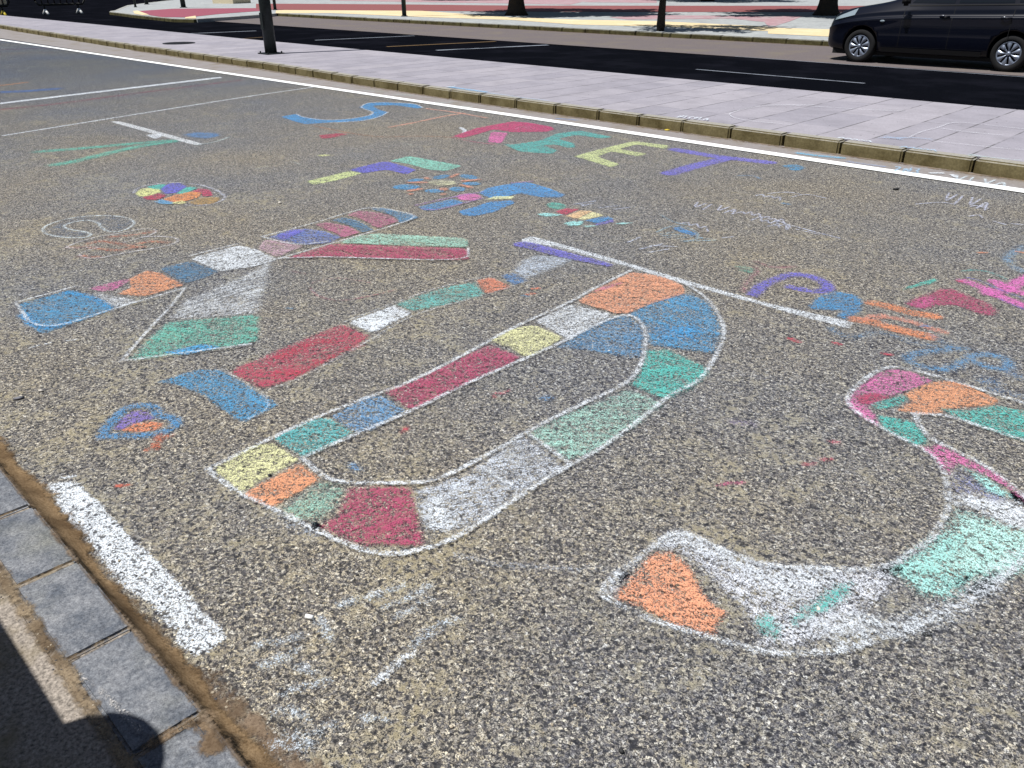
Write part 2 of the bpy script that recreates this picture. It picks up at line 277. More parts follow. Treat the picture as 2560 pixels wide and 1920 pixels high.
ART = [
('chalk_letter', 'big chalk letter K built of coloured blocks, blue square at its foot and crimson arm', 'chalk letter', 'big block letters of the word KIDS',0, [('fill_patch', 'blue square with brighter edges',(40,150,205),0.72,0.012,20, [(0, [(-4.517,0.955),(-4.542,1.248),(-4.082,1.293),(-3.997,0.899)])]),('rubbed_edge', None,(30,165,235),0.75,0.02,0, [(0.05, [(-4.344,0.935),(-4.068,0.917),(-4.065,1.057)]),(0.05, [(-4.522,1.194),(-4.342,1.27),(-4.104,1.272)])]),('fill_patch', 'small pink patch',(232,105,180),0.62,0.012,0, [(0, [(-4.492,1.296),(-4.5,1.504),(-4.458,1.532),(-4.36,1.397),(-4.378,1.332)])]),('fill_patch', 'thin white wedge',(238,246,255),0.6,0.012,40, [(0, [(-4.437,1.288),(-4.119,1.414),(-4.061,1.313),(-4.087,1.288)])]),('fill_patch', 'orange patch',(240,158,108),0.82,0.012,20, [(0, [(-4.477,1.514),(-4.557,1.653),(-4.435,1.686),(-4.157,1.69),(-4.144,1.555),(-4.143,1.461),(-4.284,1.373),(-4.337,1.469)])]),('fill_patch', 'dark blue patch',(40,115,160),0.8,0.012,60, [(0, [(-4.529,1.708),(-4.538,1.901),(-4.234,1.933),(-4.185,1.818),(-4.175,1.699)])]),('fill_patch', 'white patch of the stem',(238,246,255),0.8,0.012,70, [(0, [(-4.579,1.919),(-4.611,2.254),(-4.453,2.286),(-4.178,2.28),(-4.158,2.118),(-4.218,1.926)])]),('fill_patch', 'faint white part of the lower arm',(238,246,255),0.56,0.03,70, [(0, [(-4.193,2.251),(-4.056,1.965),(-3.938,1.585),(-3.743,1.409),(-3.614,1.549),(-3.486,1.754),(-3.875,2.033)])]),('fill_patch', 'green part of the lower arm',(90,200,180),0.68,0.02,10, [(0, [(-3.714,1.396),(-3.481,1.75),(-3.191,1.584),(-3.189,1.536),(-3.293,1.276),(-3.408,1.067),(-3.579,1.234)])]),('fill_patch', 'bright blue streak',(30,165,235),0.9,0.012,10, [(0, [(-3.382,1.211),(-3.342,1.388),(-3.24,1.43),(-3.284,1.272)])]),('fill_patch', 'pale pink patch',(225,180,205),0.6,0.012,0, [(0, [(-4.576,2.405),(-4.445,2.298),(-4.197,2.286),(-4.259,2.411),(-4.278,2.521),(-4.523,2.49)])]),('fill_patch', 'purple blue patch',(85,120,205),0.7,0.012,0, [(0, [(-4.622,2.465),(-4.662,2.66),(-4.602,2.755),(-4.461,2.796),(-4.275,2.794),(-4.219,2.677),(-4.299,2.534),(-4.452,2.489)])]),('fill_patch', 'purple corner',(105,100,215),0.8,0.012,0, [(0, [(-4.595,2.508),(-4.662,2.66),(-4.584,2.735),(-4.519,2.597),(-4.49,2.503)])]),('fill_patch', 'mauve patch',(190,95,140),0.75,0.012,-10, [(0, [(-4.657,2.836),(-4.631,2.93),(-4.451,2.973),(-4.27,2.941),(-4.249,2.777),(-4.361,2.819),(-4.495,2.819)])]),('fill_patch', 'dark blue stripe',(40,115,160),0.8,0.012,-10, [(0, [(-4.661,2.968),(-4.658,3.081),(-4.494,3.099),(-4.25,3.033),(-4.258,2.946),(-4.467,2.985)])]),('fill_patch', 'upper mauve patch',(190,95,140),0.75,0.012,-10, [(0, [(-4.691,3.123),(-4.716,3.26),(-4.588,3.317),(-4.438,3.334),(-4.294,3.277),(-4.254,3.074),(-4.349,3.089),(-4.547,3.137)])]),('fill_patch', 'blue tip of the stem',(55,135,185),0.8,0.012,-10, [(0, [(-4.712,3.329),(-4.659,3.423),(-4.338,3.45),(-4.261,3.428),(-4.247,3.244),(-4.36,3.314),(-4.516,3.344)])]),('fill_patch', 'mint stripe of the upper arm',(165,225,205),0.7,0.012,0, [(0, [(-4.181,2.712),(-4.221,2.873),(-4.16,3.003),(-3.664,3.333),(-3.518,3.205),(-3.822,2.961),(-4.175,2.708)])]),('fill_patch', 'crimson stripe of the upper arm',(178,22,92),0.85,0.012,0, [(0, [(-4.147,2.302),(-4.194,2.66),(-4.079,2.753),(-3.811,2.952),(-3.505,3.185),(-3.33,3.033),(-3.777,2.661),(-4.0,2.487)])]),('outline', None,(238,246,255),0.72,0.008,0, [(0.02, [(-4.649,2.439),(-4.668,2.825),(-4.73,3.17),(-4.739,3.379),(-4.54,3.435),(-4.272,3.458),(-4.227,3.092),(-4.202,2.726),(-4.172,2.279)]),(0.02, [(-4.649,2.439),(-4.315,2.486),(-4.255,2.676)]),(0.02, [(-4.172,2.279),(-4.0,2.487),(-3.773,2.659),(-3.321,3.024),(-3.507,3.19)]),(0.02, [(-4.517,0.955),(-4.009,0.897),(-4.066,1.286),(-4.093,1.653)]),(0.02, [(-4.517,0.955),(-4.542,1.248)]),(0.02, [(-4.088,1.657),(-3.904,1.507),(-3.67,1.279),(-3.406,1.042)]),(0.02, [(-4.596,1.929),(-4.611,2.254)]),(0.02, [(-3.398,1.064),(-3.166,1.523)])])]),
('chalk_letter', 'big chalk letter I with a blue foot bar and a purple top bar', 'chalk letter', 'big block letters of the word KIDS',0, [('fill_patch', 'blue foot bar',(40,150,205),0.8,0.012,-20, [(0, [(-3.126,1.072),(-3.115,1.253),(-3.037,1.315),(-2.579,1.326),(-2.553,1.144),(-2.868,1.15),(-3.043,1.117)])]),('fill_patch', 'long crimson block',(190,25,80),0.72,0.02,30, [(0, [(-3.007,1.325),(-3.08,1.862),(-3.087,1.972),(-2.85,1.97),(-2.728,1.49),(-2.747,1.339)])]),('rubbed_streak', None,(205,25,75),0.75,0.03,0, [(0.05, [(-2.972,1.556),(-3.001,1.754),(-2.958,1.813)]),(0.05, [(-2.836,1.463),(-2.764,1.502),(-2.807,1.698),(-2.822,1.871)])]),('fill_patch', 'white block',(238,246,255),0.8,0.012,30, [(0, [(-3.08,1.995),(-3.102,2.295),(-2.94,2.293),(-2.881,1.999)])]),('fill_patch', 'dense white corner',(238,246,255),1.0,0.012,30, [(0, [(-3.022,2.034),(-2.994,2.125),(-2.938,2.195),(-2.886,2.002)])]),('fill_patch', 'teal block',(90,195,190),0.66,0.02,30, [(0, [(-3.102,2.295),(-3.109,2.614),(-3.054,2.818),(-2.854,2.714),(-2.951,2.308)])]),('fill_patch', 'orange block',(225,130,95),0.78,0.012,30, [(0, [(-3.059,2.833),(-3.043,2.932),(-2.84,2.901),(-2.864,2.723)])]),('fill_patch', 'blue block',(70,130,190),0.75,0.012,30, [(0, [(-3.017,2.978),(-3.004,3.076),(-2.852,3.03),(-2.846,2.914)])]),('fill_patch', 'faint white block',(215,230,250),0.62,0.03,30, [(0, [(-3.025,3.083),(-3.115,3.242),(-3.127,3.386),(-2.907,3.511),(-2.874,3.323),(-2.873,3.209),(-2.866,3.014)])]),('fill_patch', 'purple top bar',(105,100,215),0.8,0.012,-15, [(0, [(-3.389,3.465),(-3.365,3.556),(-2.677,3.571),(-2.66,3.517),(-3.002,3.453),(-3.276,3.441),(-3.342,3.417)])]),('outline', None,(238,246,255),0.52,0.008,0, [(0.016, [(-2.843,3.039),(-2.854,2.714),(-2.931,2.285),(-2.825,1.956),(-2.71,1.478),(-2.721,1.325)]),(0.016, [(-3.037,1.315),(-2.579,1.326),(-2.553,1.144)]),(0.016, [(-3.087,1.972),(-3.112,2.303),(-3.125,2.628),(-3.054,2.942)]),(0.016, [(-3.389,3.465),(-3.368,3.57),(-3.025,3.585),(-2.666,3.568)])])]),
('chalk_letter', 'big chalk letter D of coloured blocks in the middle of the parking bay', 'chalk letter', 'big block letters of the word KIDS',0, [('fill_patch', 'pale yellow corner block',(236,236,175),0.86,0.012,30, [(0, [(-2.342,0.916),(-2.379,1.105),(-2.344,1.154),(-2.175,1.158),(-2.156,0.978),(-2.135,0.915)])]),('fill_patch', 'orange block at the lower corner',(240,158,108),0.9,0.012,30, [(0, [(-2.129,0.912),(-2.161,1.149),(-2.019,1.14),(-1.994,0.939),(-2.056,0.921)])]),('fill_patch', 'faint mint block',(165,225,205),0.56,0.02,30, [(0, [(-1.97,0.953),(-2.007,1.132),(-1.918,1.18),(-1.838,1.071),(-1.824,1.002),(-1.883,0.961)])]),('fill_patch', 'large crimson block of the curve',(178,22,92),0.76,0.015,60, [(0, [(-1.913,1.176),(-1.849,1.247),(-1.762,1.322),(-1.674,1.264),(-1.549,1.188),(-1.504,1.155),(-1.535,1.115),(-1.595,1.075),(-1.623,1.033),(-1.668,1.012),(-1.804,0.989),(-1.808,1.059),(-1.88,1.135)])]),('fill_patch', 'white block of the curve',(225,235,250),0.62,0.02,40, [(0, [(-1.751,1.318),(-1.717,1.383),(-1.697,1.549),(-1.731,1.76),(-1.725,1.821),(-1.465,1.762),(-1.489,1.622),(-1.463,1.352),(-1.488,1.256),(-1.543,1.211),(-1.635,1.242)])]),('fill_patch', 'dense white rubbing',(238,246,255),0.95,0.04,20, [(0, [(-1.636,1.266),(-1.679,1.356),(-1.571,1.33),(-1.494,1.289),(-1.531,1.214)])]),('fill_patch', 'mint block of the curve',(175,230,215),0.62,0.02,30, [(0, [(-1.727,1.829),(-1.719,2.053),(-1.696,2.192),(-1.675,2.375),(-1.494,2.373),(-1.469,2.136),(-1.464,1.907),(-1.486,1.832),(-1.508,1.802)])]),('fill_patch', 'bright teal block',(55,195,185),0.8,0.02,0, [(0, [(-1.843,2.726),(-1.783,2.801),(-1.583,2.776),(-1.513,2.731),(-1.498,2.617),(-1.487,2.539),(-1.508,2.401),(-1.687,2.406),(-1.725,2.527),(-1.78,2.637)])]),('fill_patch', 'large blue block at the bend',(45,155,212),0.73,0.025,-20, [(0, [(-2.163,3.022),(-2.182,3.243),(-2.144,3.418),(-2.097,3.487),(-1.959,3.435),(-1.805,3.282),(-1.685,3.106),(-1.61,2.914),(-1.668,2.875),(-1.868,2.787),(-1.977,2.92),(-2.085,2.993)])]),('fill_patch', 'bright blue rubbing',(30,165,235),0.85,0.05,-10, [(0, [(-1.978,2.958),(-1.851,3.119),(-1.796,3.094),(-1.738,2.983),(-1.852,2.873)])]),('fill_patch', 'softer blue block inside the bend',(70,155,212),0.62,0.02,20, [(0, [(-2.15,2.464),(-2.191,2.716),(-2.194,2.941),(-2.145,2.998),(-2.047,2.97),(-1.957,2.883),(-1.807,2.658),(-1.847,2.603),(-1.95,2.571),(-2.055,2.537)])]),('fill_patch', 'orange block at the top of the stem',(238,160,118),0.85,0.012,20, [(0, [(-2.447,2.968),(-2.496,3.178),(-2.525,3.535),(-2.353,3.592),(-2.187,3.547),(-2.109,3.452),(-2.154,3.204),(-2.159,3.026),(-2.2,2.977)])]),('fill_patch', 'pink edge',(225,130,170),0.7,0.012,20, [(0, [(-2.476,3.125),(-2.495,3.227),(-2.464,3.37),(-2.443,3.352),(-2.449,3.198)])]),('fill_patch', 'white block of the stem',(238,246,255),0.68,0.012,50, [(0, [(-2.428,2.625),(-2.452,2.919),(-2.203,2.963),(-2.186,2.778),(-2.142,2.559),(-2.242,2.591)])]),('fill_patch', 'pale yellow block of the stem',(236,236,175),0.82,0.012,30, [(0, [(-2.417,2.314),(-2.44,2.485),(-2.398,2.592),(-2.194,2.578),(-2.158,2.319),(-2.195,2.3),(-2.275,2.317)])]),('fill_patch', 'crimson block of the stem',(178,22,92),0.86,0.012,30, [(0, [(-2.388,2.286),(-2.191,2.288),(-2.175,2.202),(-2.171,1.97),(-2.16,1.643),(-2.368,1.667),(-2.35,1.798),(-2.368,2.016)])]),('fill_patch', 'light blue block of the stem',(90,160,215),0.68,0.012,0, [(0, [(-2.384,1.583),(-2.336,1.643),(-2.173,1.629),(-2.169,1.57),(-2.145,1.449),(-2.178,1.395),(-2.339,1.394)])]),('fill_patch', 'teal block of the stem',(70,195,200),0.76,0.012,0, [(0, [(-2.362,1.16),(-2.383,1.34),(-2.339,1.394),(-2.171,1.39),(-2.159,1.194),(-2.175,1.168),(-2.28,1.163)])]),('outline', None,(238,246,255),0.72,0.008,0, [(0.024, [(-2.337,0.9),(-2.364,1.157),(-2.38,1.379),(-2.364,1.643),(-2.35,1.798),(-2.39,2.166),(-2.447,2.492),(-2.46,2.93),(-2.507,3.192),(-2.536,3.549)]),(0.024, [(-2.209,3.58),(-1.976,3.463),(-1.75,3.233),(-1.644,3.056),(-1.56,2.832),(-1.494,2.621),(-1.519,2.456),(-1.485,2.216),(-1.46,1.953),(-1.469,1.751),(-1.471,1.63),(-1.457,1.397),(-1.455,1.226),(-1.488,1.12),(-1.536,1.052),(-1.614,1.006),(-1.745,0.975),(-1.897,0.949),(-2.056,0.921),(-2.126,0.906),(-2.29,0.898),(-2.344,0.903)]),(0.024, [(-2.169,1.164),(-2.002,1.146),(-1.923,1.183),(-1.826,1.277),(-1.735,1.374),(-1.718,1.487),(-1.72,1.748),(-1.725,1.821),(-1.725,2.075),(-1.694,2.399),(-1.748,2.552),(-1.828,2.705),(-1.961,2.898),(-2.096,3.006),(-2.173,2.989),(-2.177,2.77),(-2.163,2.503),(-2.164,2.202),(-2.175,1.966),(-2.153,1.637),(-2.165,1.397),(-2.169,1.164)]),(0.024, [(-1.722,1.823),(-1.608,1.811),(-1.47,1.777)]),(0.024, [(-1.68,1.554),(-1.526,1.55)])])]),
('chalk_letter', 'big chalk letter S, mostly white and mint, with orange tips, at the lower right', 'chalk letter', 'big block letters of the word KIDS',0, [('fill_patch', 'pink tip',(228,110,180),0.74,0.012,0, [(0, [(-0.999,2.89),(-1.009,2.946),(-1.012,3.084),(-1.011,3.235),(-0.978,3.309),(-0.905,3.336),(-0.811,3.307),(-0.868,3.101),(-0.887,3.049),(-0.912,2.897),(-0.864,2.856),(-0.819,2.774),(-0.907,2.806),(-0.97,2.85)])]),('fill_patch', 'crimson streak',(185,20,85),0.85,0.012,0, [(0, [(-0.992,2.95),(-0.951,3.03),(-0.893,3.058),(-0.872,3.064),(-0.917,2.928),(-0.943,2.903)])]),('fill_patch', 'orange patch near the top',(240,162,112),0.88,0.012,0, [(0, [(-0.856,3.107),(-0.818,3.286),(-0.764,3.358),(-0.696,3.363),(-0.562,3.311),(-0.572,3.247),(-0.654,3.137),(-0.706,3.073),(-0.684,3.051),(-0.733,2.982),(-0.824,2.947),(-0.814,3.06)])]),('fill_patch', 'small teal patch',(55,195,185),0.78,0.012,0, [(0, [(-0.921,2.925),(-0.856,3.093),(-0.825,3.083),(-0.832,2.984),(-0.876,2.903)])]),('fill_patch', 'teal patch of the neck',(55,195,185),0.82,0.012,-30, [(0, [(-0.864,2.864),(-0.832,2.87),(-0.765,2.898),(-0.724,2.89),(-0.645,2.783),(-0.677,2.729),(-0.753,2.757),(-0.803,2.766)])]),('fill_patch', 'teal end of the upper bar',(60,200,190),0.74,0.012,0, [(0, [(-0.711,3.081),(-0.633,3.124),(-0.565,3.254),(-0.47,3.281),(-0.338,3.214),(-0.292,3.016),(-0.403,3.027),(-0.484,3.028),(-0.563,3.032),(-0.649,3.046)])]),('fill_patch', 'curved pink band',(225,110,175),0.85,0.012,-50, [(0, [(-0.663,2.733),(-0.63,2.753),(-0.617,2.804),(-0.522,2.773),(-0.46,2.752),(-0.4,2.731),(-0.306,2.655),(-0.246,2.569),(-0.295,2.613),(-0.365,2.671),(-0.444,2.699),(-0.524,2.71),(-0.525,2.669),(-0.524,2.611),(-0.546,2.629),(-0.594,2.693)])]),('fill_patch', 'faint lilac rubbing',(150,160,220),0.52,0.03,-40, [(0, [(-0.522,2.594),(-0.525,2.689),(-0.414,2.66),(-0.332,2.613),(-0.343,2.533),(-0.465,2.485)])]),('fill_patch', 'bright mint streak',(175,245,238),0.82,0.02,-40, [(0, [(-0.524,2.71),(-0.441,2.691),(-0.354,2.645),(-0.325,2.611),(-0.393,2.589),(-0.469,2.664)])]),('fill_patch', 'white patch of the belly',(238,246,255),0.9,0.04,-20, [(0, [(-0.48,2.488),(-0.447,2.537),(-0.293,2.607),(-0.187,2.545),(-0.257,2.469),(-0.282,2.429),(-0.389,2.463),(-0.452,2.445)])]),('fill_patch', 'pale mint patch of the belly',(195,250,242),0.9,0.04,-30, [(0, [(-0.423,2.317),(-0.438,2.424),(-0.35,2.443),(-0.251,2.444),(-0.18,2.437),(-0.202,2.258),(-0.24,2.168),(-0.381,2.045),(-0.466,1.977),(-0.438,2.114)])]),('fill_patch', 'dense mint rubbing',(175,245,238),1.1,0.05,-30, [(0, [(-0.427,2.22),(-0.391,2.309),(-0.372,2.108),(-0.408,2.033),(-0.458,1.997)])]),('fill_patch', 'mint patch at the bottom of the curve',(175,245,238),0.8,0.03,-30, [(0, [(-0.459,1.984),(-0.287,2.174),(-0.289,2.079),(-0.317,1.975),(-0.369,1.946),(-0.408,1.964)])]),('fill_patch', 'white band of the tail',(235,240,252),0.72,0.03,-20, [(0, [(-1.01,1.45),(-1.012,1.647),(-1.003,1.725),(-0.939,1.739),(-0.823,1.741),(-0.724,1.767),(-0.656,1.84),(-0.556,1.916),(-0.477,2.006),(-0.426,1.947),(-0.458,1.787),(-0.474,1.633),(-0.541,1.509),(-0.591,1.482),(-0.648,1.543),(-0.78,1.605),(-0.873,1.63),(-0.954,1.65),(-0.996,1.609),(-0.989,1.447),(-0.963,1.361),(-0.993,1.354)])]),('fill_patch', 'dense white rubbing of the tail',(238,246,255),0.82,0.04,-20, [(0, [(-1.001,1.617),(-1.0,1.72),(-0.937,1.736),(-0.811,1.743),(-0.714,1.772),(-0.585,1.873),(-0.543,1.856),(-0.586,1.684),(-0.654,1.66),(-0.758,1.694),(-0.876,1.676),(-0.966,1.668)])]),('fill_patch', 'orange tip of the tail',(244,160,115),0.9,0.015,20, [(0, [(-0.998,1.587),(-0.95,1.634),(-0.886,1.61),(-0.859,1.596),(-0.777,1.528),(-0.707,1.524),(-0.711,1.47),(-0.692,1.429),(-0.785,1.387),(-0.883,1.383),(-0.962,1.362),(-0.972,1.429)])]),('fill_patch', 'teal streak',(55,195,185),0.82,0.02,20, [(0, [(-0.554,1.822),(-0.526,1.873),(-0.51,1.799),(-0.524,1.721),(-0.553,1.642),(-0.562,1.594),(-0.583,1.623),(-0.569,1.72)])]),('fill_patch', 'teal smudge',(90,200,190),0.76,0.02,20, [(0, [(-0.647,1.551),(-0.639,1.61),(-0.581,1.576),(-0.572,1.527),(-0.612,1.519)])]),('fill_patch', 'dense white blotch',(238,246,255),0.82,0.04,0, [(0, [(-0.553,1.642),(-0.518,1.707),(-0.445,1.788),(-0.408,1.773),(-0.42,1.702),(-0.495,1.601),(-0.537,1.598)])]),('outline', None,(238,246,255),0.66,0.008,0, [(0.026, [(-1.01,1.45),(-1.012,1.647),(-1.003,1.725),(-0.939,1.739),(-0.823,1.741),(-0.724,1.767),(-0.652,1.832),(-0.552,1.908),(-0.476,2.002),(-0.462,2.091),(-0.437,2.204),(-0.445,2.302),(-0.454,2.409),(-0.49,2.505),(-0.533,2.604),(-0.594,2.694),(-0.672,2.724),(-0.794,2.754),(-0.929,2.816),(-1.002,2.888),(-1.019,3.078),(-1.012,3.238),(-0.981,3.316),(-0.894,3.341),(-0.797,3.341),(-0.72,3.341),(-0.614,3.34),(-0.483,3.332),(-0.373,3.329)]),(0.026, [(-0.759,2.953),(-0.665,3.03),(-0.56,3.023),(-0.403,3.025),(-0.302,3.022)]),(0.026, [(-0.759,2.953),(-0.711,2.866),(-0.647,2.801),(-0.542,2.776),(-0.438,2.743),(-0.371,2.692),(-0.303,2.642),(-0.18,2.502)]),(0.026, [(-0.191,2.546),(-0.217,2.313),(-0.232,2.18),(-0.268,2.011),(-0.321,1.867),(-0.399,1.676),(-0.441,1.596),(-0.511,1.514),(-0.566,1.466),(-0.685,1.418),(-0.804,1.369),(-0.947,1.343),(-0.999,1.348),(-1.01,1.45)])]),('rubbed_streak', None,(238,246,255),0.6,0.03,0, [(0.05, [(-0.227,2.353),(-0.256,2.157),(-0.292,2.011),(-0.344,1.867),(-0.415,1.71),(-0.448,1.621)]),(0.05, [(-0.23,2.137),(-0.284,1.925),(-0.356,1.766)])])]),
('road_marking', 'worn straight white bay line running under the letter I towards the word PAINT', 'road marking', 'white painted road markings',0, [('paint', None,(238,246,255),0.72,0.015,-15, [(0, [(-3.424,3.575),(-3.422,3.674),(-2.739,3.671),(-2.239,3.648),(-1.739,3.642),(-1.312,3.7),(-1.299,3.604),(-1.456,3.59),(-1.712,3.592),(-2.196,3.583),(-2.629,3.605),(-3.141,3.612),(-3.377,3.526)])])]),
('chalk_letter', 'blue chalk letter S with a white edge, first of the word STREET', 'chalk letter', 'letters of the word STREET',0, [('fill_patch', None,(50,150,215),0.95,0.012,0, [(0, [(-8.962,5.179),(-9.015,5.435),(-8.767,5.359),(-8.343,5.401),(-8.213,5.636),(-8.245,5.961),(-8.426,6.166),(-8.883,6.271),(-9.146,6.592),(-8.996,6.803),(-8.586,6.961),(-8.281,6.824),(-8.247,6.72),(-8.705,6.71),(-8.875,6.484),(-8.537,6.321),(-8.299,6.282),(-8.07,6.002),(-7.975,5.629),(-8.183,5.326),(-8.266,5.086),(-8.54,5.106)])]),('outline', None,(238,246,255),0.7,0.008,0, [(0.03, [(-9.015,5.435),(-8.729,5.335),(-8.329,5.392),(-8.199,5.626),(-8.239,5.965),(-8.42,6.17),(-8.883,6.271),(-9.164,6.605),(-9.014,6.817),(-8.603,6.975),(-8.281,6.824)]),(0.03, [(-8.299,6.282),(-8.07,6.002),(-7.961,5.619),(-8.169,5.316)])])]),
('chalk_letter', 'thin orange and white chalk letter T, second of the word STREET', 'chalk letter', 'letters of the word STREET',0, [('stroke', None,(240,175,150),0.75,0.008,0, [(0.055, [(-8.161,6.8),(-7.621,6.843),(-7.082,6.796)]),(0.055, [(-7.403,5.621),(-7.449,6.059),(-7.54,6.491),(-7.545,6.85)])])]),
('chalk_letter', 'crimson chalk letter R with a pink leg in the word STREET', 'chalk letter', 'letters of the word STREET',0, [('fill_patch', None,(200,25,110),1.0,0.012,0, [(0, [(-6.472,5.719),(-6.653,6.219),(-6.673,6.598),(-6.679,6.818),(-6.477,6.892),(-6.113,6.861),(-5.963,6.754),(-5.927,6.584),(-6.184,6.312),(-6.456,6.297),(-6.346,5.9),(-6.316,5.707)])]),('fill_patch', None,(232,105,180),0.85,0.012,0, [(0, [(-6.37,6.178),(-6.183,6.255),(-5.819,5.786),(-5.965,5.735)])]),('stroke', None,(205,70,125),0.65,0.008,0, [(0.03, [(-6.415,5.668),(-6.068,5.639),(-5.826,5.696)])]),('stroke', None,(235,150,190),0.8,0.008,0, [(0.02, [(-6.303,6.488),(-6.348,6.702),(-6.265,6.726),(-6.263,6.575),(-6.16,6.65)])])]),
('chalk_letter', 'teal chalk letter E, fourth of the word STREET', 'chalk letter', 'letters of the word STREET',0, [('fill_patch', None,(70,190,185),0.86,0.012,0, [(0, [(-5.795,5.772),(-5.693,5.81),(-5.638,6.155),(-5.788,6.614),(-5.701,6.894),(-5.219,6.821),(-5.241,6.676),(-5.567,6.656),(-5.572,6.369),(-5.281,6.281),(-5.125,6.115),(-5.182,6.062),(-5.373,6.108),(-5.438,5.991),(-5.168,5.911),(-5.095,5.742),(-5.384,5.603)])])]),
('chalk_letter', 'pale yellow chalk letter E, fifth of the word STREET', 'chalk letter', 'letters of the word STREET',0, [('fill_patch', None,(222,235,165),0.86,0.012,0, [(0, [(-4.866,5.777),(-4.908,6.151),(-4.928,6.786),(-4.523,6.828),(-4.447,6.658),(-4.792,6.66),(-4.773,6.355),(-4.445,6.354),(-4.429,6.186),(-4.759,6.212),(-4.702,5.931),(-4.352,5.807),(-4.315,5.644),(-4.761,5.768)])])]),
('chalk_letter', 'violet chalk letter T ending the word STREET beside the white edge line', 'chalk letter', 'letters of the word STREET',0, [('stroke', None,(118,112,222),0.9,0.03,0, [(0.16, [(-4.358,6.703),(-3.983,6.676),(-3.758,6.706),(-3.432,6.769)]),(0.16, [(-3.789,6.677),(-3.825,6.234),(-3.818,5.798)])])]),
('chalk_letter', 'chalk letter F in yellow, violet and mint, first of the word FOR', 'chalk letter', 'letters of the word FOR',0, [('fill_patch', 'yellow foot',(225,240,165),0.85,0.012,0, [(0, [(-5.813,3.513),(-5.881,3.985),(-5.723,4.04),(-5.66,3.714),(-5.66,3.491)])]),('fill_patch', 'violet middle bar',(95,95,215),0.92,0.012,0, [(0, [(-5.919,4.012),(-5.985,4.412),(-5.931,4.463),(-5.485,4.419),(-5.41,4.243),(-5.676,4.24),(-5.719,4.013)])]),('fill_patch', 'mint top bar',(140,220,200),0.88,0.012,0, [(0, [(-5.951,4.478),(-6.004,4.749),(-5.314,4.805),(-5.268,4.56),(-5.405,4.495),(-5.757,4.523)])])]),
